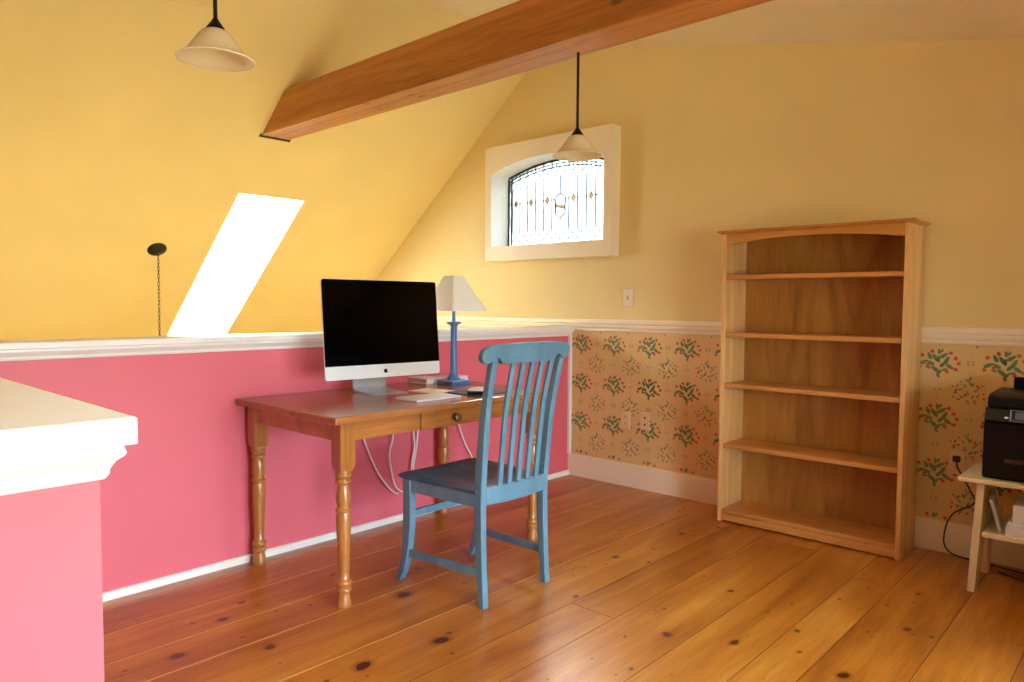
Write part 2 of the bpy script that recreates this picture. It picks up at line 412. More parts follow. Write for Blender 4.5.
def motif(cx, cz, big):
    fl = random.choice((1, -1)) if not big else 1
    if cx > XR - .1 or cx < .08: lim = True
    for (a, b, L, W, an) in (BIG_L if big else SM_L):
        x, z = cx + fl * a * .0093, cz + b * .0102
        if .012 < x < XR - .02 and .165 < z < 1.0:
            an_ = math.radians(an if fl > 0 else 180 - an)
            leaf(x, z, L * (.0108 if big else .0118), W * (.0118 if big else .012), an_, 1 if big or random.random() < .3 else 2)
    for q in (BIG_F if big else SM_F):
        x, z = cx + fl * q[0] * .0093, cz + q[1] * .0102
        if .014 < x < XR - .02 and .165 < z < 1.0: flower(x, z, .0115 if big else q[2] * .0085)
nx = 0
while True:
    cx = .094 + .269 * nx
    if cx > XR - .02: break
    for r_ in range(-1, 4): motif(cx, .916 - .2655 * r_, True)
    for r_ in range(-1, 4): motif(cx + .1345, .783 - .2655 * r_, False)
    for col_x, zc in ((cx, .916), (cx + .1345, .783)):      # dotted stems between the sprays
        z = 1.0
        while z > .16:
            ph = ((zc - z) / .2655) % 1.0
            if .24 < ph < .72 and col_x < XR - .02:
                flower(col_x + .003 * math.sin(z * 40), z, .0024)
                if .46 < ph < .52:
                    leaf(col_x - .011, z, .016, .006, 2.3, 2); leaf(col_x + .011, z, .016, .006, .8, 2)
            z -= .0125
    nx += 1
obj('wallpaper', wp, [M['wallpaper'], M['leaf'], M['leaf_pale'], M['berry']], wall_back, smooth=0, recalc=False)

# chair rail and baseboard along the gable wall
def rail_profile(z0, z1, d):      # (y, z) outline of a stepped moulding, wall side at y=0
    h = z1 - z0
    return [(0, z0), (-d * .45, z0), (-d * .55, z0 + h * .12), (-d * .5, z0 + h * .2), (-d * .8, z0 + h * .34), (-d * .86, z0 + h * .5), (-d * .78, z0 + h * .56), (-d * .98, z0 + h * .66), (-d, z0 + h * .82), (-d * .86, z0 + h * .97), (-d * .6, z1), (0, z1)]
r = MB(); r.prism(rail_profile(1.008, 1.087, .032), 'x', .05, XR); r.prism(rail_profile(1.008, 1.087, .032), 'x', -2.34, -.17)
r.prism([(p, max(q, 1.04)) for p, q in rail_profile(1.008, 1.087, .032)], 'x', -.17, .05)
tag(obj('trim_1', r, M['cream_trim'], smooth=25), 'white moulded chair rail above the wallpaper', 'chair rail', kind='structure')
b = MB(); b.prism([(0, 0), (-.02, 0), (-.02, .134), (-.016, .143), (-.008, .149), (0, .149)], 'x', .0, XR)
tag(obj('baseboard_back', b, M['cream_trim'], smooth=25), 'tall cream baseboard under the flowered wallpaper', 'baseboard', kind='structure')

# pink half wall, its cap, corner bead and shoe moulding
h = MB(); h.box(-.004, 0, YB, 0, ZLOW, 1.013, 0); h.box(-.115, -.004, YB, 0, ZLOW, 1.013, 1); wl = obj('wall_left', h, [M['pink'], M['yellow']], smooth=0)
tag(wl, 'pink half wall behind the desk, open above', 'half wall', kind='structure')
def cap_prof(x, s, z0=.968, z1=1.010, z2=1.046, over=.046):   # (x,z) outline of moulding + cap board on the side s
    return [(x, z0), (x + s * .006, z0), (x + s * .010, z0 + .006), (x + s * .011, z0 + .013), (x + s * .018, z0 + .022), (x + s * .026, z0 + .029), (x + s * .028, z0 + .033), (x + s * .028, z1), (x, z1)]
c = MB(); c.prism(cap_prof(0, 1), 'y', YB, -.003); c.prism(cap_prof(-.115, -1), 'y', YB, -.003)
c.prism([(-.16, 1.010), (.042, 1.010), (.046, 1.013), (.046, 1.033), (.043, 1.036), (-.16, 1.036)], 'y', YB, -.003)
tag(obj('trim_2', c, M['white'], smooth=25), 'long white cap along the top of the pink half wall behind the desk', 'wall cap', kind='structure')
b = MB(); b.box(0, .016, -.03, -.0035, .149, .971); tag(obj('trim_3', b, M['white'], smooth=25), 'narrow white corner strip between pink wall and wallpaper', 'corner trim', kind='structure')
b = MB(); b.prism([(0, 0), (.014, 0), (.014, .022), (.008, .031), (0, .033)], 'y', YB, -.021)
tag(obj('baseboard_left', b, M['white'], smooth=25), 'low white shoe moulding at the foot of the pink wall', 'baseboard', kind='structure')

# pink guard wall in the foreground
PX, PY_, PXL, PYB = 2.143, -3.648, 1.15, -5.7
h = MB(); h.box(PXL, PX, PYB, PY_, 0, 1.013); tag(obj('wall_front', h, M['pink'], smooth=0), 'pink guard wall close to the camera', 'half wall', kind='structure')
def ring_cap(mb, offs):    # offs: (overhang, z) closed outline swept round the rectangle with mitred corners
    rings = []
    for (o_, z) in offs:
        rings.append([(PXL - o_, PYB - o_, z), (PX + o_, PYB - o_, z), (PX + o_, PY_ + o_, z), (PXL - o_, PY_ + o_, z)])
    mb.loft([[Vector(p) for p in q] for q in rings])
c = MB(); ring_cap(c, [(.001, .971), (.004, .971), (.008, .977), (.009, .984), (.014, .993), (.021, .999), (.023, 1.003), (.020, 1.013), (.031, 1.0131), (.032, 1.0145), (.032, 1.0445), (.030, 1.046)])
tag(obj('trim_4', c, M['white'], smooth=25), 'wide white cap on the pink guard wall close to the camera', 'wall cap', kind='structure')

# ceiling: steep left slope with the skylight hole, shallow right slope
ux = Vector((1, 0, SL)).normalized(); un = Vector((-SL, 0, 1)).normalized()   # up the slope / outwards
def slope_mat(p0): return Matrix(((ux.x, 0, un.x, p0[0]), (ux.y, 1, un.y, p0[1]), (ux.z, 0, un.z, p0[2]), (0, 0, 0, 1)))
SM = slope_mat((XKNEE, 0, 0)); LS = (Vector((XRIDGE, 0, ZRIDGE)) - Vector((XKNEE, 0, 0))).length
def su(x): return (x - XKNEE) / ux.x
SU0, SU1, SY0, SY1 = su(-3.10), su(-1.585), -1.606, -1.106
TH = .16
ce = MB()
for (u0, u1, y0, y1) in ((-.02, LS, SY1, 0), (-.02, LS, YB, SY0), (-.02, SU0, SY0, SY1), (SU1, LS, SY0, SY1)):
    ce.box(u0, u1, y0, y1, 0, TH, 0, SM)
XE = XR + .16
KX0, KX1, KY0, KY1 = 2.45, 2.8, -3.1, -2.75
for (a, b_, y0, y1) in ((XRIDGE, KX0, YB, 0), (KX1, XE, YB, 0), (KX0, KX1, YB, KY0), (KX0, KX1, KY1, 0)):
    ce.prism([(a, zr(a)), (b_, zr(b_)), (b_, zr(b_) + TH), (a, zr(a) + TH)], 'y', y0, y1, 1)
ceiling = obj('ceiling', ce, [M['ceil_yellow'], M['cream_ceiling']], smooth=0)
tag(ceiling, 'yellow sloping ceiling meeting at the ridge above the beam', 'ceiling', kind='structure')
# skylight
w2 = MB(); fr = .02
for (u0, u1, y0, y1) in ((SU0, SU1, SY0, SY0 + .008), (SU0, SU1, SY1 - .008, SY1), (SU0, SU0 + .008, SY0, SY1), (SU1 - .008, SU1, SY0, SY1)):
    w2.box(u0, u1, y0, y1, .001, TH + .002, 0, SM)
window2 = obj('window_2', w2, M['white'], smooth=0); tag(window2, 'narrow bright skylight in the steep yellow slope', 'skylight', kind='structure')
fm = MB()
for (u0, u1, y0, y1) in ((SU0 - .06, SU1 + .06, SY0 - .06, SY0), (SU0 - .06, SU1 + .06, SY1, SY1 + .06), (SU0 - .06, SU0, SY0, SY1), (SU1, SU1 + .06, SY0, SY1)):
    fm.box(u0, u1, y0, y1, TH + .002, TH + .06, 0, SM)
obj('window_frame', fm, M['white'], window2, smooth=0)
p = MB(); p.box(SU0, SU1, SY0, SY1, TH + .022, TH + .027, 0, SM); obj('glass_pane', p, M['glass'], window2, smooth=0)

w6 = MB()  # out-of-view skylight added for light from above
for (a, b_, y0, y1) in ((KX0 - .05, KX0, KY0, KY1), (KX1, KX1 + .05, KY0, KY1), (KX0 - .05, KX1 + .05, KY0 - .05, KY0), (KX0 - .05, KX1 + .05, KY1, KY1 + .05)):
    w6.prism([(a, zr(a) + TH + .002), (b_, zr(b_) + TH + .002), (b_, zr(b_) + TH + .05), (a, zr(a) + TH + .05)], 'y', y0, y1)
window6 = obj('window_6', w6, M['white'], smooth=0); tag(window6, 'added unseen skylight in the cream slope, giving light from overhead', 'skylight', kind='structure')
p = MB(); p.prism([(KX0, zr(KX0) + TH + .02), (KX1, zr(KX1) + TH + .02), (KX1, zr(KX1) + TH + .025), (KX0, zr(KX0) + TH + .025)], 'y', KY0, KY1); obj('glass_pane', p, M['glass'], window6, smooth=0)

# walls out of view: right wall with two windows, wall behind the camera, stairwell walls
RW = [(-3.95, -2.75, .25, 1.5), (-2.5, -1.3, .25, 1.5)]
r = MB()
ys = [YB, RW[0][0], RW[0][1], RW[1][0], RW[1][1], 0.16]
zt = zr(XR) + .05
for i in range(5):
    if i in (1, 3):
        y0, y1, z0, z1 = RW[0] if i == 1 else RW[1]
        r.box(XR, XR + .16, y0, y1, -.2, z0); r.box(XR, XR + .16, y0, y1, z1, zt)
    else: r.box(XR, XR + .16, ys[i], ys[i + 1], -.2, zt)
tag(obj('wall_right', r, M['offwhite'], smooth=0), 'white wall with two windows on the right of the room', 'wall', kind='structure')
for k, (y0, y1, z0, z1) in enumerate(RW):
    w_ = MB()
    e = .09
    w_.box(XR - .02, XR, y0 - e, y0, z0 - e, z1 + e); w_.box(XR - .02, XR, y1, y1 + e, z0 - e, z1 + e); w_.box(XR - .02, XR, y0, y1, z1, z1 + e); w_.box(XR - .035, XR, y0, y1, z0 - e, z0)
    for (a0, a1, b0, b1) in ((y0, y0 + .05, z0, z1), (y1 - .05, y1, z0, z1), (y0, y1, z0, z0 + .05), (y0, y1, z1 - .05, z1), (y0, y1, (z0 + z1) / 2 - .02, (z0 + z1) / 2 + .02)):
        w_.box(XR + .06, XR + .10, a0, a1, b0, b1)
    wn = obj('window_%d' % (3 + k), w_, M['white'], smooth=0)
    tag(wn, ['white framed window in the right wall, nearer the camera', 'white framed window in the right wall, nearer the gable wall'][k], 'window', kind='structure')
    p = MB(); p.box(XR + .078, XR + .082, y0 + .04, y1 - .04, z0 + .04, z1 - .04); obj('glass_pane', p, M['glass'], wn, smooth=0)
w_ = MB(); w_.prism([(4.35, 0), (XR, 0), (XR, zr(XR)), (4.35, zr(4.35))], 'y', -1.25, -1.13); w_.box(3.2, 4.35, -1.25, -1.13, 0, .85)  # unseen partition, added to shade the right of the gable and floor
tag(obj('wall_light_block', w_, M['offwhite'], smooth=0), 'added white partition shading the gable wall and floor, half height nearer the bench', 'wall', kind='structure')
w_ = MB(); w_.prism([(XLO, ZLOW), (-.115, ZLOW), (-.115, 0), (XR, 0), (XR, zr(XR) + .05), (XRIDGE, ZRIDGE + .05), (XKNEE - .14, 0)], 'y', YB - .1, YB)
tag(obj('wall_behind', w_, M['brown_wall'], smooth=0), 'brown gable wall behind the camera', 'wall', kind='structure')
# stairwell room below the slope, lit by an added, unseen window
LW = (-3.2, -2.5, -1.75, -.8)
w_ = MB()
w_.box(XLO, XKNEE, YB, LW[0], ZLOW, .01); w_.box(XLO, XKNEE, LW[1], 0, ZLOW, .01); w_.box(XLO, XKNEE, LW[0], LW[1], ZLOW, LW[2]); w_.box(XLO, XKNEE, LW[0], LW[1], LW[3], .01)
tag(obj('wall_lower', w_, M['yellow'], smooth=0), 'yellow wall of the room below the loft', 'wall', kind='structure')
w_ = MB(); e = .08; y0, y1, z0, z1 = LW
for (a0, a1, b0, b1) in ((y0, y0 + .05, z0, z1), (y1 - .05, y1, z0, z1), (y0, y1, z0, z0 + .05), (y0, y1, z1 - .05, z1), ((y0 + y1) / 2 - .03, (y0 + y1) / 2 + .03, z0, z1)):
    w_.box(XLO + .03, XLO + .07, a0, a1, b0, b1)
wn = obj('window_5', w_, M['white'], smooth=0); tag(wn, 'added unseen window lighting the room below the loft', 'window', kind='structure')
p = MB(); p.box(XLO + .048, XLO + .052, y0 + .04, y1 - .04, z0 + .04, z1 - .04); obj('glass_pane', p, M['glass'], wn, smooth=0)

# ------------------------------------------------------------------ stained glass window in its deep white box
OX0, OX1, OZ0, OZS, OZT = -.684, .331, 1.608, 2.135, 2.222
CX0, CX1, CZ0, CZ1 = -.744, .390, 1.503, 2.340
def arch_pts(x0, x1, z0, zs, ztop, n=20):
    w_ = (x1 - x0) / 2; s_ = ztop - zs; R_ = (w_ * w_ + s_ * s_) / (2 * s_); cx = (x0 + x1) / 2; cz = ztop - R_
    a0 = math.asin(w_ / R_); pts = [(x0, z0)]
    for k in range(n + 1):
        a = -a0 + 2 * a0 * k / n
        pts.append((cx + R_ * math.sin(a), cz + R_ * math.cos(a)))
    pts.append((x1, z0)); return pts
def arch_z(x, x0=OX0, x1=OX1, zs=OZS, ztop=OZT):
    w_ = (x1 - x0) / 2; s_ = ztop - zs; R_ = (w_ * w_ + s_ * s_) / (2 * s_); return ztop - R_ + math.sqrt(max(0, R_ * R_ - (x - (x0 + x1) / 2) ** 2))
inn = arch_pts(OX0, OX1, OZ0, OZS, OZT)
out = []
n = len(inn)
for k, (x, z) in enumerate(inn):
    if k == 0: out.append((CX0, CZ0))
    elif k == n - 1: out.append((CX1, CZ0))
    else:
        tt = (k - 1) / (n - 3); out.append((CX0 + (CX1 - CX0) * tt, CZ1))
cs = MB(); YF, YG = -.10, .15
vs = [(x, YF, z) for x, z in inn] + [(x, YF, z) for x, z in out] + [(x, YG, z) for x, z in inn] + [(x, -.0005, z) for x, z in out]
fs = []
for k in range(n):
    j = (k + 1) % n
    fs += [(k, j, n + j, n + k), (k, 2 * n + k, 2 * n + j, j), (n + k, n + j, 3 * n + j, 3 * n + k)]
for i_, fc in enumerate(fs): cs.add([vs[q] for q in fc], [(0, 1, 2, 3)], 1 if i_ % 3 == 1 else 0)
win1 = obj('window_1', cs, [M['cream_trim'], M['white']], smooth=0, recalc=False)
tag(win1, 'arched stained glass window in a deep white box casing on the gable wall', 'window', kind='structure')
YP = .09
ga = arch_pts(OX0 + .001, OX1 - .001, OZ0 + .001, OZS - .001, OZT - .001)
p = MB(); p.prism(ga, 'y', YP, YP + .003); obj('glass_pane', p, M['stained'], win1, smooth=0)
lead = MB()
def bar(a, b, w_=.0042):
    w_ *= 1.8
    a = Vector((a[0], YP - .003, a[1])); b = Vector((b[0], YP - .003, b[1]))
    if (b - a).length > 1e-4: lead.sweep([a, b], max(w_, .0066), .006, (0, 0, 1) if abs((b - a).normalized().z) < .7 else (1, 0, 0))
# outer edge of the panel
bl = arch_pts(OX0 + .006, OX1 - .006, OZ0 + .006, OZS - .005, OZT - .006, 24)
for a, b in zip(bl, bl[1:] + bl[:1]): bar(a, b, .010)
for off in (.032, .055):
    pts = [(OX0 + .008 + (OX1 - OX0 - .016) * k / 24,) for k in range(25)]
    pts = [(x[0], arch_z(x[0]) - off) for x in pts]
    for a, b in zip(pts, pts[1:]): bar(a, b, .0045)
xc = (OX0 + OX1) / 2
xs = [xc + .0775 * k for k in range(-6, 7)]
for k, x in enumerate(xs):
    zt_ = arch_z(x)
    if k != 6: bar((x, 1.725), (x, zt_ - .125)); bar((x, zt_ - .055), (x, zt_), .0055)
    bar((x - .03875, zt_ - .055 if k > 0 else zt_ - .06), (x - .03875, zt_ - .032), .004)
    for s_ in (-1, 1):
        xe = x + s_ * .03875
        if OX0 + .01 < xe < OX1 - .01:
            bar((x, zt_ - .125), (xe, zt_ - .088), .0035); bar((xe, zt_ - .088), (x, zt_ - .055), .0035)
            bar((x, 1.725), (xe, 1.692), .0035); bar((xe, 1.692), (x, 1.659), .0035); bar((x, 1.659), (xe, 1.626), .0035)
bar((OX0 + .035, OZ0 + .01), (OX0 + .035, arch_z(OX0 + .035) - .03)); bar((OX1 - .035, OZ0 + .01), (OX1 - .035, arch_z(OX1 - .035) - .03))
DX = (-.427, -.277, -.12, .118, .272, .427)
cuts = [OX0 - xc] + [q for d_ in DX[:3] for q in (d_ - .026, d_ + .026)] + [-.056]
for a, b in zip(cuts[0::2], cuts[1::2]): bar((xc + a, 1.936), (xc + b, 1.936), .0035)
cuts = [.056] + [q for d_ in DX[3:] for q in (d_ - .026, d_ + .026)] + [OX1 - xc]
for a, b in zip(cuts[0::2], cuts[1::2]): bar((xc + a, 1.936), (xc + b, 1.936), .0035)
sh = [(xc - .05, 1.945), (xc - .028, 1.962), (xc, 1.974), (xc + .028, 1.962), (xc + .05, 1.945), (xc + .044, 1.905), (xc + .044, 1.832), (xc, 1.800), (xc - .044, 1.832), (xc - .044, 1.905)]
for a, b in zip(sh, sh[1:] + sh[:1]): bar(a, b, .006)
bar((xc, 1.974), (xc, arch_z(xc) - .125)); bar((xc, 1.725), (xc, 1.80))
obj('lead_came', lead, M['came'], win1, smooth=0)
for dx in DX:
    d = MB(); x = xc + dx; d.prism([(x - .025, 1.936), (x, 1.901), (x + .025, 1.936), (x, 1.971)], 'y', YP - .004, YP - .001)
    obj('amber_diamond', d, M['amber'], win1, smooth=0)
d = MB(); d.prism([(xc - .042, 1.905), (xc - .042, 1.878), (xc + .042, 1.862), (xc + .042, 1.890)], 'y', YP - .004, YP - .001)
obj('amber_band', d, M['amber'], win1, smooth=0)
# outside half: simple outer sill frame behind the glass
d = MB(); d.box(OX0, OX1, YP + .02, YG, OZ0, OZ0 + .012); obj('window_sill', d, M['white'], win1, smooth=0)

# ------------------------------------------------------------------ beam
BZ0, BZ1, BY0, BY1 = 2.239, 2.464, -1.646, -1.458
def xl(z): return -.8 + (z - 2.56) / SL
def xr(z): return .506 + (2.82 - z) / .219
be = MB(); be.prism([(xl(BZ0) + .006, BZ0), (xr(BZ0) - .01, BZ0), (xr(BZ1) - .01, BZ1), (xl(BZ1) + .006, BZ1)], 'y', BY0, BY1)
beam = obj('ceiling_beam', be, M['beam'], bevel=.002)
tag(beam, 'heavy exposed timber beam crossing below the sloping ceiling', 'beam', kind='structure')
pl = MB(); pl.box(-.012, .012, BY0 - .012, BY1 + .012, -.004, .0, 0, Matrix.Translation((xl(BZ0) - .001, 0, BZ0)) @ Matrix.Rotation(-math.atan(SL), 4, 'Y'))  # black strip put in for the shadow gap at the beam end
obj('shadow_gap_strip', pl, M['rubber'], beam, smooth=0)

# ------------------------------------------------------------------ pendants
SHADE = [(a * 1.09, b * .86) for a, b in ((.026, 0), (.035, -.006), (.0445, -.020), (.0535, -.037), (.0620, -.053), (.0700, -.067), (.0785, -.079), (.0885, -.0885), (.0965, -.0935))]
def shade_mb():
    s_ = MB(); inner = [(r_ - .0032, z - .0012) for r_, z in reversed(SHADE)]
    s_.lathe(SHADE + [(.1075, -.0822), (.1060, -.0840), (.1028, -.0836)] + inner, seg=40, cap=False); return s_
def pendant(label, loc, rod, canopy_tilt=0.0):
    t_ = thing('pendant_lamp', label, 'pendant lamp', loc, 'matching glass pendant lamps')
    # origin: top of the shade
    obj('lamp_shade', shade_mb(), M['alabaster'], t_)
    f_ = MB(); f_.lathe([(.0265, -.006), (.0275, 0), (.0255, .006), (.017, .018), (.010, .028), (.007, .034)], seg=24); obj('fitter', f_, M['bronze'], t_)
    f_ = MB(); f_.lathe([(.0058, .030), (.0058, rod)], seg=12); obj('rod', f_, M['bronze'], t_)
    b_ = MB(); b_.lathe([(.010, -.006), (.010, -.014), (.014, -.022), (.017, -.031), (.015, -.040), (.008, -.046), (.001, -.048)], seg=20); obj('bulb', b_, M['bulb'], t_)
    return t_
pendant('frosted glass pendant on a dark rod hanging below the timber beam', (1.196, -1.5, 1.893), BZ0 - 1.893)
PX1, PY1, PZ1 = 1.027, -2.975, 1.960
pendant('frosted glass pendant at the top left, hanging in front of the steep slope', (PX1, PY1, PZ1), zr(PX1) - PZ1 - .006)

# chain hanging from its canopy on the slope
ct = Vector((-2.051, -1.963, zl(-2.051)))
chn = thing('hanging_chain', 'dark bronze chain hanging from a round canopy on the yellow slope', 'hanging chain', ct)
nrm = -un; Q = Vector((0, 0, 1)).rotation_difference(nrm).to_matrix().to_4x4()
cp = MB(); cp.lathe([(.062, .0008), (.062, .006), (.056, .014), (.036, .022), (.016, .027), (.010, .031), (.001, .032)], seg=32)
cp.v = [Q @ v for v in cp.v]; obj('canopy', cp, M['bronze'], chn)
lk = MB(); z = -.034; k = 0
base = nrm * .030
while z > -1.5:
    pts = []
    for j in range(12):
        a = 2 * PI * j / 12
        e_, u_ = .0065 * math.cos(a), .0165 * math.sin(a)
        q = Vector((e_, 0, u_)) if k % 2 else Vector((0, e_, u_))
        pts.append(Vector((base.x, base.y, z)) + q)
    lk.tube(pts, .0019, 6, closed=True); z -= .0255; k += 1
obj('chain', lk, M['bronze'], chn)

# ------------------------------------------------------------------ bookshelf
BX0, BX1, BYF, BYB, BH = 1.262, 2.178, -.293, -.036, 1.566
bs = thing('bookshelf', 'tall empty pine bookshelf with an arched top rail against the wallpaper', 'bookshelf', ((BX0 + BX1) / 2, (BYF + BYB) / 2, 0))
BL = bs.location.copy()
def part(name, mb, mat, root, **kw):
    mb.v = [v - root.location for v in mb.v]
    return obj(name, mb, mat, root, **kw)
th = .022
for (a, b_) in ((BX0, BX0 + th), (BX1 - th, BX1)):
    s_ = MB(); s_.box(a, b_, BYF, BYB, 0, BH); part('side_panel', s_, M['pine'], bs, bevel=.002)
s_ = MB(); s_.box(BX0 + th, BX1 - th, BYB - .008, BYB, .04, BH); part('back_panel', s_, M['ply'], bs)
for z1 in (1.348, 1.037, .761, .430):
    s_ = MB(); zt0 = z1 - .024
    s_.box(BX0 + th + .001, BX1 - th - .001, BYF + .006, BYB - .009, zt0, z1); part('shelf', s_, M['pine_shelf'], bs, bevel=.004, seg=3)
s_ = MB(); s_.box(BX0 + th, BX1 - th, BYF + .004, BYB - .009, .047, .069); part('bottom_shelf', s_, M['pine_shelf'], bs, bevel=.003)
s_ = MB(); s_.box(BX0 + th, BX1 - th, BYF + .001, BYF + .02, .008, .0465); part('kick_rail', s_, M['pine_shelf'], bs, bevel=.002)
# arched top rail
poly = [(BX0 + th, BH), (BX0 + th, BH - .058)]
for k in range(17):
    tt = k / 16; poly.append((BX0 + th + .02 + (BX1 - BX0 - 2 * th - .04) * tt, BH - .058 + .031 * math.sin(PI * tt) ** .8))
poly += [(BX1 - th, BH - .058), (BX1 - th, BH)]
s_ = MB(); s_.prism(poly, 'y', BYF + .001, BYF + .02); part('top_rail', s_, M['pine_shelf'], bs, smooth=40)
# crown top with cove edge, mitred on three sides
s_ = MB(); rings = []
for (o_, z) in ((.0, BH), (.003, BH), (.008, BH + .004), (.017, BH + .009), (.022, BH + .010), (.024, BH + .012), (.024, BH + .017), (.023, BH + .018)):
    rings.append([Vector((BX0 - o_, BYF - o_, z)), Vector((BX1 + o_, BYF - o_, z)), Vector((BX1 + o_, BYB + .004, z)), Vector((BX0 - o_, BYB + .004, z))])
s_.loft(rings); part('crown_top', s_, M['pine_shelf'], bs, smooth=25)

# ------------------------------------------------------------------ desk
TX0, TX1, TY0, TY1, TZ = .012, .797, -2.432, -1.165, .755
dk = thing('desk', 'honey brown wooden writing desk with turned legs and one drawer', 'desk', ((TX0 + TX1) / 2, (TY0 + TY1) / 2, 0))
s_ = MB(); s_.box(TX0, TX1, TY0, TY1, TZ - .029, TZ); part('tabletop', s_, M['desk_top'], dk, bevel=.005, seg=3)
LP = [(.735, -2.358), (.735, -1.2415), (.070, -2.358), (.070, -1.2415)]
leg = MB(); hw = .0325
def sq(z, w_, k=4):
    return [Vector((a * w_, b * w_, z)) for a, b in ((-1, -1), (1, -1), (1, 1), (-1, 1))]
leg.loft([sq(.7255, hw), sq(.560, hw), sq(.538, hw * .82)])
leg.lathe([(.001, .002), (.0275, 0), (.030, .004), (.0295, .014), (.026, .035), (.0235, .052), (.024, .060), (.0305, .064), (.032, .070), (.0305, .076), (.026, .080), (.0265, .084), (.031, .090), (.0325, .097), (.031, .104), (.025, .109), (.0215, .114),
           (.0225, .150), (.0255, .24), (.0285, .325), (.0295, .350), (.0275, .366), (.024, .374), (.0245, .377), (.0315, .382), (.0315, .388), (.0245, .394), (.0235, .400), (.027, .412), (.0295, .430), (.0285, .450), (.0245, .468), (.022, .480),
           (.0235, .486), (.0305, .490), (.032, .496), (.030, .503), (.026, .506), (.0265, .509), (.031, .514), (.0325, .520), (.031, .527), (.0285, .531), (.028, .54)], seg=28)
first = None
for (x, y) in LP:
    if first is None: first = o = obj('leg', leg, M['desk_leg'], dk, smooth=40)
    else: o = first.copy(); COL.objects.link(o); o.parent = dk
    o.location = Vector((x, y, 0)) - dk.location
az0, az1 = .652, .7255
xF = .735 + hw - .006; xB = .070 - hw + .006
yL, yR = -2.358 + hw, -1.2415 - hw
DY0, DY1 = -1.988, -1.595
for nm, bx in (('apron', (xF - .02, xF, yL, DY0 - .006, az0, az1)), ('apron', (xF - .02, xF, DY1 + .006, yR, az0, az1)), ('apron', (xB, xB + .02, yL, yR, az0, az1)),
               ('apron', (.070 + hw, .735 - hw, -2.358 - hw + .006, -2.358 - hw + .026, az0, az1)), ('apron', (.070 + hw, .735 - hw, -1.2415 + hw - .026, -1.2415 + hw - .006, az0, az1))):
    s_ = MB(); s_.box(*bx); part(nm, s_, M['desk'], dk, bevel=.0015)
s_ = MB(); s_.box(xF - .02, xF + .001, DY0, DY1, az0 - .002, az1 - .003); s_.box(.38, xF - .02, DY0 + .01, DY1 - .01, az0 + .006, az0 + .014); s_.box(.38, xF - .02, DY0 + .01, DY0 + .02, az0 + .006, az1 - .012); s_.box(.38, xF - .02, DY1 - .02, DY1 - .01, az0 + .006, az1 - .012)
dr = part('drawer', s_, M['desk'], dk, bevel=.0015)
kb = MB(); prof = [(.001, -.002), (.010, 0), (.0105, .006), (.0095, .010), (.015, .014), (.0195, .021), (.0185, .029), (.011, .034), (.001, .035)]
kb.lathe(prof, seg=24); RY = Matrix.Rotation(PI / 2, 4, 'Y')
kb.v = [RY @ v + Vector((xF + .001, -1.800, .687)) - dk.location for v in kb.v]
ko = obj('knob', kb, M['knob'], dr)
# ------------------------------------------------------------------ chair
CY = -1.810
ch = thing('chair', 'blue painted slat-back wooden chair with a dark worn seat, drawn up to the desk', 'chair', (.92, CY, 0))
def cp_(mb): mb.v = [v - ch.location for v in mb.v]; return mb
for sgn in (-1, 1):
    yb = CY + .003 + sgn * .1885
    sp_ = .014 if sgn > 0 else -.004; y0_ = yb - (.006 if sgn > 0 else 0)
    path = smooth_pts([(1.143, y0_, 0), (1.128, y0_, .2), (1.122, y0_, .42), (1.130, y0_ + sp_ * .35, .55), (1.147, y0_ + sp_ * .7, .72), (1.170, yb + sp_, .86), (1.197, yb + sp_ * 1.3, .985)], 6)
    nP = len(path)
    dd = [.028 + .012 * math.sin(PI * min(1, q.z / .9)) for q in path]
    s_ = MB(); s_.sweep(path, .029, dd, (0, 1, 0)); obj('rear_post', cp_(s_), M['blue'], ch, bevel=.003)
# crest rail: shaped outline, bowed towards the back
half = [(.2655, 1.000), (.268, .985), (.262, .972), (.250, .963), (.236, .960), (.222, .963), (.212, .970), (.203, .977), (.190, .981), (.176, .977), (.168, .966), (.158, .958), (.145, .956), (.10, .956), (.05, .956), (0, .956)]
top = [(0, 1.036), (.05, 1.036), (.10, 1.035), (.16, 1.033), (.20, 1.031), (.23, 1.027), (.252, 1.019), (.263, 1.010)]
outl = top + half + [(-a, b_) for a, b_ in reversed(half[:-1])] + [(-a, b_) for a, b_ in reversed(top[1:])]
s_ = MB()
def bow(yy, z): return 1.196 + .018 * (1 - (yy / .258) ** 2) + (z - .955) * .20
outl = [(a * .958, b_) for a, b_ in outl]
s_.add([(bow(a, b_) - .013, CY - .012 + a, b_) for a, b_ in outl] + [(bow(a, b_) + .013, CY - .012 + a, b_) for a, b_ in outl],
       [list(range(len(outl))), list(range(2 * len(outl) - 1, len(outl) - 1, -1))] + [(i, i + len(outl), (i + 1) % len(outl) + len(outl), (i + 1) % len(outl)) for i in range(len(outl))])
obj('crest_rail', cp_(s_), M['blue'], ch, bevel=.004, smooth=50)
for k in range(-2, 3):
    y0 = CY + .001 + k * .0535; y1 = CY + .013 + k * .0565
    pts = [Vector((1.150, y0, .470)), Vector((1.150 + .012, (2 * y0 + y1) / 3, .62)), Vector((1.182, (y0 + 2 * y1) / 3, .80)), Vector((1.2165 - .0002 * k * k, y1, .962))]
    s_ = MB(); s_.sweep(smooth_pts(pts, 5), .0235, .013, (0, 1, 0)); obj('slat', cp_(s_), M['blue'], ch, bevel=.002)
s_ = MB(); bp = []
for k in range(9):
    yy = -.173 + .346 * k / 8; bp.append(Vector((1.135 + .018 * (1 - (yy / .173) ** 2), CY + yy, .4375)))
s_.sweep(bp, .070, .022, (0, 0, 1)); obj('back_rail', cp_(s_), M['blue'], ch, bevel=.003)
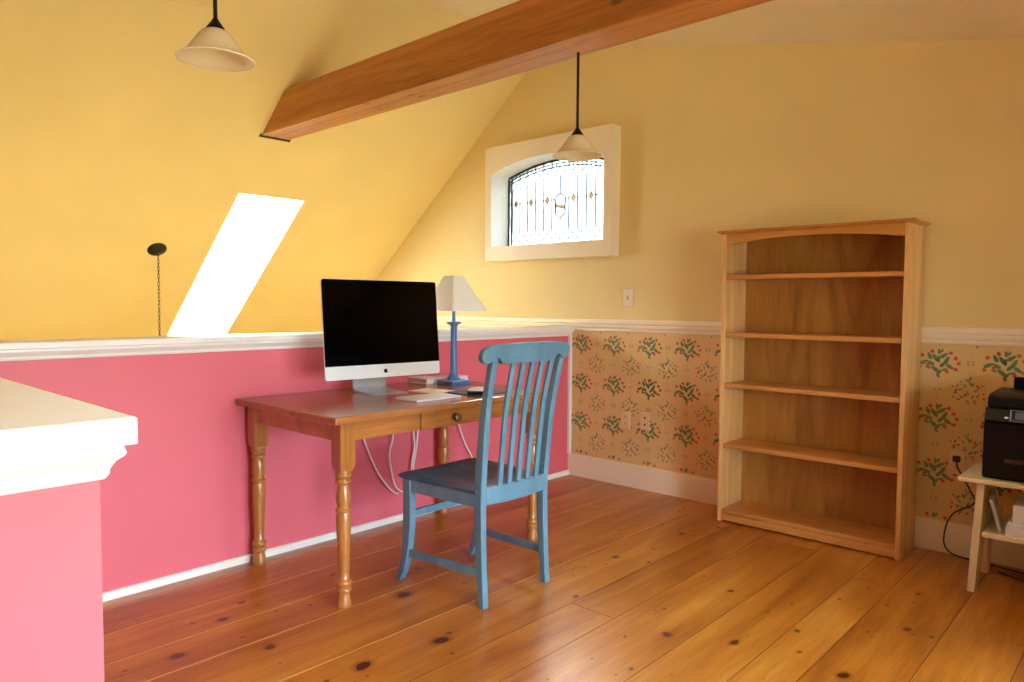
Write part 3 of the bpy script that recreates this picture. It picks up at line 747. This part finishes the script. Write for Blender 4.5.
# saddle seat
seat = MB(); NX, NY = 14, 14; top_v = []
for i in range(NX + 1):
    u = i / NX; x = .662 + (1.118 - .662) * u
    hwid = .235 - .030 * u
    if u < .06: hwid -= .012
    for j in range(NY + 1):
        v = j / NY * 2 - 1
        xx = x + .012 * (1 - v * v) * (u - .5) * -1.2
        dip = .012 * math.exp(-((u - .6) / .32) ** 2) * (1 - abs(v) ** 2.5)
        edge = .006 * max(0, (abs(v) - .85) / .15) ** 2 + .006 * max(0, (.08 - u) / .08) ** 2
        top_v.append(Vector((xx, CY - .004 + v * hwid, .466 - dip - edge)))
bot_v = [Vector((p.x * .985 + .0135, CY - .004 + (p.y - CY + .004) * .97, .444)) for p in top_v]
W = NY + 1; vs = top_v + bot_v; fs = []; NN = len(top_v)
for i in range(NX):
    for j in range(NY):
        a = i * W + j; fs.append((a, a + W, a + W + 1, a + 1)); fs.append((NN + a, NN + a + 1, NN + a + W + 1, NN + a + W))
for i in range(NX):
    a = i * W; fs.append((a, NN + a, NN + a + W, a + W)); a += NY; fs.append((a, a + W, NN + a + W, NN + a))
for j in range(NY):
    a = j; fs.append((a, a + 1, NN + a + 1, NN + a)); a = NX * W + j; fs.append((a, NN + a, NN + a + 1, a + 1))
seat.add(vs, fs); st_ = obj('seat', cp_(seat), M['seat'], ch, smooth=50)
st_['label'] = 'dark worn seat'
for sgn in (-1, 1):
    yf = CY + sgn * .213
    path = smooth_pts([(.660, yf, 0), (.690, yf, .055), (.711, yf, .13), (.722, yf, .24), (.724, yf, .35), (.722, yf, .4435)], 6)
    s_ = MB(); s_.sweep(path, .032, [.028 + .020 * min(1, q.z / .25) for q in path], (0, 1, 0)); obj('front_leg', cp_(s_), M['blue'], ch, bevel=.003)
    yf2, yb = CY + sgn * .213, CY + sgn * .1895
    s_ = MB(); s_.sweep([(.745, yf2, .418), (1.112, yb, .418)], .022, .050, (0, 1, 0)); obj('side_rail', cp_(s_), M['blue'], ch, bevel=.002)
    s_ = MB(); s_.sweep([(.728, yf2, .126), (1.128, yb, .136)], .016, .032, (0, 1, 0)); obj('stretcher', cp_(s_), M['blue'], ch, bevel=.002)
s_ = MB(); s_.sweep([(.718, CY - .196, .290), (.718, CY + .196, .290)], .016, .030, (1, 0, 0)); obj('stretcher', cp_(s_), M['blue'], ch, bevel=.002)
s_ = MB(); s_.sweep([(.716, CY - .196, .418), (.716, CY + .196, .418)], .022, .050, (1, 0, 0)); obj('front_rail', cp_(s_), M['blue'], ch, bevel=.002)

# ------------------------------------------------------------------ computer
MX, MY, MZ, MYAW, MT = .325, -1.838, .834, -.095, .086
mon = thing('desktop_computer', 'silver all-in-one computer with a dark blank screen, standing on the desk', 'computer', (MX - .07, MY, TZ))
RZ = Matrix.Rotation(MYAW, 4, 'Z')
Mm = Matrix.Translation((MX, MY, MZ)) @ RZ @ Matrix.Rotation(-MT, 4, 'Y')       # local: x out of the screen, y to the right, z up
Mb = Matrix.Translation((MX, MY, TZ)) @ RZ
mw, mh = .630, .4615
def rrect(w_, h_, r_, n=6, z0=0):
    pts = []
    for (cx, cz, a0) in ((w_ / 2 - r_, z0 + r_, -PI / 2), (w_ / 2 - r_, z0 + h_ - r_, 0), (-w_ / 2 + r_, z0 + h_ - r_, PI / 2), (-w_ / 2 + r_, z0 + r_, PI)):
        for k in range(n + 1):
            a = a0 + PI / 2 * k / n; pts.append((cx + r_ * math.cos(a), cz + r_ * math.sin(a)))
    return pts
def mpart(name, mb, mat, Mx=Mm, **kw):
    mb.v = [Mx @ v - mon.location for v in mb.v]; return obj(name, mb, mat, mon, **kw)
hb = MB(); rings = []
for (x, sc_, dz) in ((0, 1, 0), (-.006, 1, 0), (-.012, .96, 0), (-.024, .80, 0), (-.034, .58, 0), (-.040, .30, 0)):
    rr = rrect(mw, mh, .012); cz = mh / 2
    rings.append([Vector((x, a * sc_, cz + (b_ - cz) * sc_)) for a, b_ in rr])
hb.loft(rings); mpart('housing', hb, M['chin'], smooth=35)
chn_h = .062
sp = rrect(mw - .002, mh - chn_h - .001, .0115, z0=chn_h)
sp = [(a, b_) for a, b_ in sp]
scp = [(a, max(b_, chn_h)) for a, b_ in sp]
g_ = MB(); top_only = [(mw / 2 - .001, chn_h)] + [q for q in sp if q[1] > chn_h + .02] + [(-mw / 2 + .001, chn_h)]
g_.prism(top_only, 'x', .0003, .0016); mpart('screen', g_, M['screen'], smooth=30)
# apple-shaped mark on the chin
def apple():
    body = []
    def cub(p0, p1, p2, p3, n=7):
        for k in range(n):
            t_ = k / n; body.append(tuple((1 - t_) ** 3 * a + 3 * (1 - t_) ** 2 * t_ * b_ + 3 * (1 - t_) * t_ * t_ * c_ + t_ ** 3 * d_ for a, b_, c_, d_ in zip(p0, p1, p2, p3)))
    cub((.0, .62), (.12, .62), (.28, .74), (.46, .70)); cub((.46, .70), (.60, .68), (.70, .60), (.76, .52))
    cub((.76, .52), (.48, .36), (.50, -.04), (.82, -.18)); cub((.82, -.18), (.70, -.55), (.48, -.82), (.30, -.80))
    cub((.30, -.80), (.14, -.78), (.10, -.70), (-.04, -.70)); cub((-.04, -.70), (-.18, -.70), (-.24, -.80), (-.38, -.80))
    cub((-.38, -.80), (-.66, -.78), (-.98, -.10), (-.80, .36)); cub((-.80, .36), (-.66, .68), (-.40, .74), (-.22, .68)); cub((-.22, .68), (-.10, .65), (-.06, .62), (.0, .62))
    leaf_ = [(.0, .70), (.02, .92), (.16, 1.08), (.34, 1.12), (.33, .95), (.22, .78)]
    return body, leaf_
lg = MB(); S = .0125
bd, lf = apple()
for poly_ in (bd, lf): lg.prism([(a * S, .030 + b_ * S) for a, b_ in poly_], 'x', .0002, .0008)
mpart('logo', lg, M['logo'], smooth=0).__setitem__('label', 'black apple-shaped mark')
sd = MB()
prof = [(.052, 0), (.052, .004), (-.060, .0065), (-.088, .010), (-.100, .020), (-.101, .032), (-.080, .150), (-.044, .300), (-.034, .298), (-.066, .160), (-.086, .040), (-.084, .022), (-.060, .018)]
prof = [(.046, 0), (.046, .003), (-.125, .0085), (-.147, .017), (-.152, .030), (-.146, .052), (-.085, .160), (-.058, .215), (-.068, .217), (-.096, .165), (-.158, .054), (-.1645, .029), (-.157, .009), (-.144, .0)]
rings_n = len(prof)
sd.add([Vector((a, -.092, b_)) for a, b_ in prof] + [Vector((a, .092, b_)) for a, b_ in prof],
       [list(range(rings_n)), list(range(2 * rings_n - 1, rings_n - 1, -1))] + [(i, i + rings_n, (i + 1) % rings_n + rings_n, (i + 1) % rings_n) for i in range(rings_n)])
mpart('stand', sd, M['alu'], Mb, smooth=40)

# ------------------------------------------------------------------ table lamp
lx, ly = .252, -1.335
lp = thing('table_lamp', 'blue column table lamp with a cream square shade, standing on the desk', 'lamp', (lx, ly, TZ))
b_ = MB()
def sqr(w_, z): return [Vector((a * w_, c_ * w_, z)) for a, c_ in ((-1, -1), (1, -1), (1, 1), (-1, 1))]
b_.loft([sqr(.0635, 0), sqr(.0635, .020), sqr(.060, .023), sqr(.050, .024)]); obj('base', b_, M['lamp_blue'], lp, bevel=.002)
b_ = MB(); b_.lathe([(.034, .0235), (.036, .030), (.032, .037), (.026, .042), (.027, .048), (.0215, .052), (.0185, .060), (.0175, .16), (.0165, .288), (.0185, .292), (.0185, .299), (.016, .303), (.0185, .312), (.024, .320)], seg=28); obj('column', b_, M['lamp_blue'], lp)
b_ = MB(); b_.loft([sqr(.0215, .3195), sqr(.027, .325), sqr(.027, .333), sqr(.014, .3345)]); obj('capital', b_, M['lamp_blue'], lp, bevel=.001)
b_ = MB(); b_.lathe([(.0095, .334), (.0095, .390), (.012, .392), (.012, .430), (.006, .432), (.002, .433)], seg=20); obj('socket', b_, M['lamp_blue'], lp)
def shade_sq(z0, w0, z1, w1, th_):
    rings = [sqr(w0, z0), sqr(w0 * .76 + w1 * .24 - .004, z0 + (z1 - z0) * .25), sqr(w0 * .5 + w1 * .5 - .004, z0 + (z1 - z0) * .5), sqr(w0 * .24 + w1 * .76 - .002, z0 + (z1 - z0) * .75), sqr(w1, z1)]
    rin = [[Vector((p.x * (1 - th_ / max(abs(p.x), .01)), p.y * (1 - th_ / max(abs(p.y), .01)), p.z)) for p in r_] for r_ in reversed(rings)]
    return rings + rin
b_ = MB(); R5 = shade_sq(.391, .127, .577, .0375, .0018); b_.loft(R5 + [R5[0]], cap=False); obj('lamp_shade', b_, M['shade'], lp, smooth=20)
b_ = MB(); b_.lathe([(.010, .4325), (.010, .445), (.018, .462), (.028, .482), (.026, .505), (.012, .522), (.001, .525)], seg=20); obj('bulb', b_, M['bulb'], lp)
b_ = MB()
for s_ in (-1, 1): b_.tube([(0, s_ * .012, .428), (0, s_ * .036, .455), (0, s_ * .040, .50), (0, s_ * .022, .55), (0, s_ * .004, .568)], .0015, 6)
b_.tube([(-.034, 0, .572), (.034, 0, .572)], .0012, 6); b_.tube([(0, -.034, .572), (0, .034, .572)], .0012, 6)
obj('harp', b_, M['bronze'], lp)

# ------------------------------------------------------------------ things on the desk
def rot_box(name, label, cat, cx, cy, z, l_, w_, h_, ang, mat, group=None, bevel=.0015):
    t_ = MB(); t_.box(-w_ / 2, w_ / 2, -l_ / 2, l_ / 2, 0, h_)
    o = obj(name, t_, mat, bevel=bevel); o.location = (cx, cy, z); o.rotation_euler = (0, 0, ang); return tag(o, label, cat, group)
rot_box('notepad', 'thick white pad of paper at the front of the desk, below the computer', 'notepad', .603, -1.812, TZ + .0004, .255, .160, .009, -.04, M['paper'])
rot_box('envelope', 'thin cream envelope on the desk between white pad and lamp', 'envelope', .415, -1.630, TZ + .0004, .145, .180, .003, .16, M['paper_cream'], bevel=.0008)
mpad = rot_box('mouse_pad', 'dark grey mouse pad at the front right of the desk', 'mouse pad', .606, -1.500, TZ + .0004, .225, .215, .003, -.06, M['pad'], bevel=.001)
ms = thing('computer_mouse', 'white and black computer mouse on the dark mouse pad', 'mouse', (.672, -1.560, TZ + .0036), rotz=.75)
def mouse(z0, z1, sx, sy, lo):
    rings = []
    N = 20
    for k in range(7):
        q = k / 6; s_ = math.sqrt(max(0.0, 1 - (q * .97) ** 2.2)) if lo == 0 else 1.0
        rings.append([Vector((sx * s_ * math.copysign(abs(math.cos(a)) ** .8, math.cos(a)), sy * s_ * math.copysign(abs(math.sin(a)) ** .8, math.sin(a)), z0 + (z1 - z0) * q)) for a in [2 * PI * j / N for j in range(N)]])
    return rings
q = MB(); q.loft(mouse(0, .017, .056, .031, 1)); obj('base', q, M['black_gloss'], ms, smooth=40)
q = MB(); q.loft(mouse(.0172, .034, .0555, .0305, 0)); obj('shell', q, M['plastic_white'], ms, smooth=60)
bk = thing('book', 'white book lying flat behind the computer, page edges to the left', 'book', (.085, -1.380, TZ), 'white books at the back of the desk')
q = MB(); q.box(-.075, .075, -.065, .065, 0, .003); q.box(-.075, .075, -.065, .065, .025, .028); q.box(.072, .075, -.065, .065, .003, .025); obj('cover', q, M['plastic_white'], bk, bevel=.0008)
q = MB(); q.box(-.070, .0718, -.062, .060, .0031, .0249); obj('pages', q, M['page_edge'], bk)
bk2 = thing('book', 'white book lying flat behind the blue lamp', 'book', (.075, -1.222, TZ), 'white books at the back of the desk')
q = MB(); q.box(-.045, .080, -.085, .085, 0, .003); q.box(-.045, .080, -.085, .085, .022, .025); q.box(.077, .080, -.085, .085, .003, .022); obj('cover', q, M['plastic_white'], bk2, bevel=.0008)
q = MB(); q.box(-.042, .0768, -.082, .082, .0031, .0219); obj('pages', q, M['paper_cream'], bk2)

# white cables hanging behind the desk
def cable(label, pts, r_=.0042, mat='plastic_white', name='cable', group='white cables behind the desk', cat='cable'):
    q = MB(); q.tube(smooth_pts(pts, 8), r_, 8); o = obj(name, q, M[mat], smooth=60); return tag(o, label, cat, group)
cable('white cable hanging in a loop, leftmost under the desk', [(.016, -1.80, .72), (.022, -1.775, .56), (.026, -1.75, .474), (.028, -1.706, .368), (.03, -1.655, .275), (.032, -1.603, .207), (.032, -1.575, .180), (.024, -1.545, .160), (.016, -1.525, .156)])
cable('white cable under the desk, second from the left with a kink', [(.016, -1.565, .72), (.022, -1.560, .58), (.028, -1.567, .471), (.03, -1.592, .385), (.03, -1.580, .29), (.03, -1.556, .209), (.032, -1.515, .167), (.028, -1.48, .165), (.018, -1.462, .19)])
cable('white cable under the desk, left strand of the close pair', [(.016, -1.44, .72), (.024, -1.428, .56), (.028, -1.424, .463), (.03, -1.420, .40), (.03, -1.435, .33), (.03, -1.442, .282), (.025, -1.435, .225), (.018, -1.39, .20)])
cable('white cable under the desk, right strand of the close pair', [(.016, -1.385, .72), (.024, -1.392, .56), (.028, -1.397, .459), (.03, -1.410, .38), (.037, -1.430, .32), (.037, -1.434, .282), (.028, -1.405, .225), (.018, -1.375, .205)])
cable('white cable under the desk, rightmost beside the drawer knob', [(.016, -1.115, .72), (.024, -1.10, .56), (.028, -1.079, .459), (.03, -1.031, .352), (.03, -.981, .273), (.026, -.95, .20), (.022, -.93, .10), (.024, -.93, .042)])

# ------------------------------------------------------------------ switch and outlets
def plate(mb, w_, h_, d_): mb.loft([[Vector((a * w_ / 2 * k, y, c_ * h_ / 2 * k)) for a, c_ in ((-1, -1), (1, -1), (1, 1), (-1, 1))] for k, y in ((1, 0), (1, -d_ * .5), (.93, -d_))])
sw = thing('light_switch', 'cream light switch on the yellow wall above the chair rail', 'light switch', (.467, -.0005, 1.231))
q = MB(); plate(q, .078, .122, .006); obj('plate', q, M['plastic_cream'], sw, smooth=20)
q = MB(); q.box(-.005, .005, -.008, -.0055, -.012, .012); obj('toggle_slot', q, M['slot'], sw, smooth=0)
q = MB(); q.prism([(-.0075, -.008), (-.016, .004), (-.016, .009), (-.0075, .006)], 'x', -.0035, .0035); obj('toggle', q, M['plastic_cream'], sw, smooth=0)
def outlet(label, x, z, mat, jack=False):
    t_ = thing('wall_outlet', label, 'outlet', (x, -.0042, z), 'outlets on the wallpaper')
    q = MB(); plate(q, .068, .114, .005); obj('plate', q, M[mat], t_, smooth=20)
    q = MB()
    if jack:
        for zz in (-.022, .022):
            q = MB(); q.box(-.0055, .0055, -.0062, -.0048, zz - .006, zz + .006); obj('jack', q, M['slot'], t_, smooth=0)
    else:
        for zz in (-.024, .024):
            q2 = MB(); q2.lathe([(.0165, 0), (.0165, .0018), (.001, .002)], seg=20)
            q2.v = [Matrix.Rotation(PI / 2, 4, 'X') @ v + Vector((0, -.0049, zz)) for v in q2.v]; obj('receptacle', q2, M[mat], t_, smooth=30)
            for x0, x1, a, b in ((-.0075, -.0050, -.002, .007), (.0050, .0075, -.002, .007), (-.0022, .0022, -.011, -.007)):
                q = MB(); q.box(x0, x1, -.0073, -.0066, zz + a, zz + b); obj('slot', q, M['slot'], t_, smooth=0)
    return t_
outlet('tan double outlet on the wallpaper, left of the jack plate', .464, .432, 'plastic_tan')
outlet('tan jack plate with two dark holes on the wallpaper', .611, .441, 'plastic_tan', True)
outlet('tan outlet on the wallpaper with a black plug in it', 2.338, .444, 'plastic_tan')

# ------------------------------------------------------------------ printer bench
bn = thing('bench', 'small cream painted bench with a lower shelf carrying the printer', 'bench', (2.80, -.30, 0))
def bp(name, mb, mat='bench', **kw): mb.v = [v - bn.location for v in mb.v]; return obj(name, mb, M[mat], bn, **kw)
q = MB(); q.box(2.437, 3.16, -.505, -.125, .4595, .4795); bp('bench_top', q, bevel=.006, seg=3)
for xo, sg in ((2.500, 1), (3.085, -1)):
    # splayed end board with an inverted V cut at the foot
    prof = [(-.485, 0), (-.435, 0), (-.335, .215), (-.295, .215), (-.195, 0), (-.145, 0), (-.165, .459), (-.465, .459)]
    q = MB(); nn = len(prof)
    def sx_(z): return -sg * .018 * (1 - z / .459)
    q.add([(xo + sx_(b_), a, b_) for a, b_ in prof] + [(xo + sx_(b_) + .028, a, b_) for a, b_ in prof],
          [list(range(nn)), list(range(2 * nn - 1, nn - 1, -1))] + [(i, i + nn, (i + 1) % nn + nn, (i + 1) % nn) for i in range(nn)])
    bp('leg_board', q, bevel=.002)
q = MB(); q.box(2.526, 3.086, -.478, -.165, .236, .257); bp('lower_shelf', q, bevel=.003)
# printer
pr_ = thing('printer', 'black inkjet printer with a small grey screen, on the cream bench', 'printer', (2.74, -.29, .4798))
def pp(name, mb, mat, **kw): mb.v = [v - pr_.location for v in mb.v]; return obj(name, mb, M[mat], pr_, **kw)
X0, X1, Y0, Y1, Z0 = 2.515, 2.960, -.462, -.140, .4800
q = MB(); q.prism([(Y0 + .014, Z0), (Y0, Z0 + .012), (Y0 - .002, Z0 + .105), (Y0 + .004, Z0 + .108), (Y0 + .004, Z0 + .232), (Y1, Z0 + .232), (Y1, Z0)], 'x', X0, X1); pp('body', q, 'black', bevel=.006, seg=3)
q = MB(); q.prism([(Y0 + .002, Z0 + .2325), (Y0 - .012, Z0 + .240), (Y0 + .006, Z0 + .292), (Y0 + .03, Z0 + .292), (Y1, Z0 + .292), (Y1, Z0 + .2325)], 'x', X0 + .003, X1 - .003); cpn = pp('control_panel', q, 'black_gloss', bevel=.003)
q = MB(); q.prism([(Y0 + .010, Z0 + .2925), (Y0 + .002, Z0 + .300), (Y0 + .010, Z0 + .335), (Y0 + .040, Z0 + .348), (Y1 - .02, Z0 + .352), (Y1, Z0 + .340), (Y1, Z0 + .2925)], 'x', X0 + .010, X1 - .010); pp('scanner_lid', q, 'black', bevel=.006, seg=3)
# screen on the sloping panel
dirp = Vector((0, .018, .052)).normalized(); pn = Vector((0, -.052, .018)).normalized()
o0 = Vector((0, Y0 - .012, Z0 + .240))
def pquad(mb, x0, x1, a0, a1, d0, d1):
    vs = [Vector((x, 0, 0)) + o0 + dirp * a + pn * d for x in (x0, x1) for a in (a0, a1) for d in (d0, d1)]
    mb.add(vs, [(0, 1, 3, 2), (4, 6, 7, 5), (0, 4, 5, 1), (2, 3, 7, 6), (0, 2, 6, 4), (1, 5, 7, 3)])
q = MB(); pquad(q, 2.604, 2.742, .004, .052, .0003, .0030); sf = pp('screen_bezel', q, 'grey', bevel=.001)
q = MB(); pquad(q, 2.610, 2.736, .0075, .0485, .0031, .0038); pp('screen_panel', q, 'black_gloss', smooth=0)
q = MB(); pquad(q, 2.622, 2.710, .012, .044, .0039, .0044); pp('screen', q, 'lcd', smooth=0)
q = MB(); pquad(q, 2.586, 2.600, .014, .022, .0003, .0022); pp('power_button', q, 'alu', bevel=.001)
for k in range(3):
    q = MB(); pquad(q, 2.770 + k * .03, 2.786 + k * .03, .018, .030, .0003, .0018); pp('button', q, 'grey', bevel=.001)
q = MB(); q.box(X0 + .012, X1 - .012, Y0 - .006, Y0 - .0012, Z0 + .010, Z0 + .096); tr_ = pp('paper_tray', q, 'black', bevel=.003)
q = MB(); q.box(2.590, 2.885, Y0 - .0085, Y0 - .0062, Z0 + .072, Z0 + .090); pp('tray_handle', q, 'black_gloss', bevel=.001)
q = MB(); q.box(X0 + .06, X1 - .06, Y1 - .045, Y1 - .025, Z0 + .330, Z0 + .402, 0, None); pp('rear_paper_support', q, 'black', bevel=.004)
# paper on the lower shelf
rot_box('paper_stack', 'wide stack of white paper on the lower shelf of the bench', 'paper stack', 2.716, -.325, .2574, .285, .230, .040, .03, M['paper'])
rot_box('paper_stack', 'narrower stack of white paper lying on top of the wide stack', 'paper stack', 2.722, -.322, .2980, .265, .215, .012, -.05, M['paper'])
rot_box('paper_stack', 'white block of paper topmost under the printer bench', 'paper stack', 2.724, -.320, .3106, .25, .205, .070, .02, M['paper'])
q = MB(); q.box(-.006, .006, -.08, .08, 0, .140)
lf_ = obj('folder', q, M['folder'], bevel=.004); lf_.location = (2.578, -.375, .2590); lf_.rotation_euler = (0, -.27, .1)
tag(lf_, 'thin white folder leaning against the inside of the bench leg', 'folder')
# power plug, cords
pg = thing('power_cord', 'black power cord plugged into the wall, looping down to the floor', 'power cord', (2.340, -.03, .452))
q = MB(); q.box(2.326, 2.356, -.036, -.0125, .449, .476); q.v = [v - pg.location for v in q.v]; obj('plug', q, M['rubber'], pg, bevel=.004, seg=3)
pts = [(2.342, -.030, .452), (2.350, -.040, .425), (2.374, -.045, .385), (2.397, -.05, .345), (2.418, -.052, .305), (2.430, -.056, .285), (2.424, -.060, .270), (2.395, -.060, .246), (2.350, -.056, .215), (2.322, -.052, .170), (2.308, -.05, .11), (2.308, -.052, .055), (2.330, -.055, .022), (2.365, -.06, .010), (2.42, -.065, .006), (2.50, -.075, .006), (2.58, -.09, .006), (2.68, -.10, .006), (2.82, -.10, .006)]
q = MB(); q.tube(smooth_pts(pts, 8), .0036, 8); q.v = [v - pg.location for v in q.v]; obj('cord', q, M['rubber'], pg, smooth=60)
cable('black cord lying on the floor beneath the bench, nearer the camera', [(2.545, -.16, .0052), (2.58, -.175, .0052), (2.66, -.215, .0052), (2.76, -.26, .0052), (2.86, -.22, .0052)], .0036, 'rubber', 'cord', None, 'cord')

# ------------------------------------------------------------------ daylight
wd = bpy.data.worlds.new('World'); sc.world = wd; wd.use_nodes = True
nt = wd.node_tree; bg = nt.nodes['Background']
tcw = nt.nodes.new('ShaderNodeTexCoord'); sp = nt.nodes.new('ShaderNodeSeparateXYZ'); nt.links.new(tcw.outputs['Generated'], sp.inputs[0])
rp = nt.nodes.new('ShaderNodeValToRGB'); mr = nt.nodes.new('ShaderNodeMapRange'); mr.inputs[1].default_value = -1; mr.inputs[2].default_value = 1
nt.links.new(sp.outputs[2], mr.inputs[0]); nt.links.new(mr.outputs[0], rp.inputs[0])
el = rp.color_ramp.elements
el.new(.62); el[0].position = .44; el[0].color = (.28, .33, .24, 1); el[1].position = .54; el[1].color = (.67, .86, 1.0, 1); el[2].position = .85; el[2].color = (1.55, 1.84, 2.05, 1)
nt.links.new(rp.outputs[0], bg.inputs[0]); bg.inputs[1].default_value = 16.0
# soft sun lamp added beyond the gable for the glare on the floor
sl = bpy.data.lights.new('glare_sun', 'SUN'); sl.energy = 32.0; sl.angle = math.radians(22); sl.color = (1, .96, .9)
so = bpy.data.objects.new('glare_sun', sl); COL.objects.link(so); so.location = (-4, 5, 5); so['kind'] = 'helper'
so.rotation_euler = Vector((.515, -.655, -.52)).to_track_quat('-Z', 'Y').to_euler()
def portal(loc, size, size_y, direction):
    l = bpy.data.lights.new('daylight_portal', 'AREA'); l.shape = 'RECTANGLE'; l.size = size; l.size_y = size_y
    l.cycles.is_portal = True
    o = bpy.data.objects.new('daylight_portal', l); COL.objects.link(o); o.location = loc
    o.rotation_euler = Vector(direction).to_track_quat('-Z', 'Y').to_euler(); o['kind'] = 'helper'; return o
for (y0, y1, z0, z1) in RW: portal((XR + .17, (y0 + y1) / 2, (z0 + z1) / 2), y1 - y0, z1 - z0, (-1, 0, 0))
portal((XLO - .02, (LW[0] + LW[1]) / 2, (LW[2] + LW[3]) / 2), LW[1] - LW[0], LW[3] - LW[2], (1, 0, 0))
portal((xc, .17, (OZ0 + OZT) / 2), OX1 - OX0, OZT - OZ0, (0, -1, 0))
pc = SM @ Vector(((SU0 + SU1) / 2, (SY0 + SY1) / 2, TH + .06))
portal(((KX0 + KX1) / 2, (KY0 + KY1) / 2, zr((KX0 + KX1) / 2) + TH + .07), KX1 - KX0, KY1 - KY0, (-.21, 0, -1))
l = portal(pc, SY1 - SY0, SU1 - SU0, -un)

# ------------------------------------------------------------------ camera
cam = bpy.data.cameras.new('camera'); co = bpy.data.objects.new('camera', cam); COL.objects.link(co)
Rr = Vector((.7346108, .67846291, .00592069)); Rd = Vector((.03870149, -.03318905, -.9986995)); Rf = Vector((-.67738406, .73388457, -.05063856))
co.matrix_world = Matrix(((Rr.x, -Rd.x, -Rf.x, 3.0775), (Rr.y, -Rd.y, -Rf.y, -3.9372), (Rr.z, -Rd.z, -Rf.z, 1.18169), (0, 0, 0, 1)))
cam.sensor_width = 36; cam.lens = 717.85 / 1024 * 36; cam.clip_start = .02
sc.camera = co
sc.view_settings.view_transform = 'Standard'; sc.view_settings.look = 'None'; sc.view_settings.gamma = 1; sc.view_settings.use_curve_mapping = False
sc.view_settings.exposure = 1.5
sc.cycles.max_bounces = 14; sc.cycles.diffuse_bounces = 8; sc.cycles.transparent_max_bounces = 12
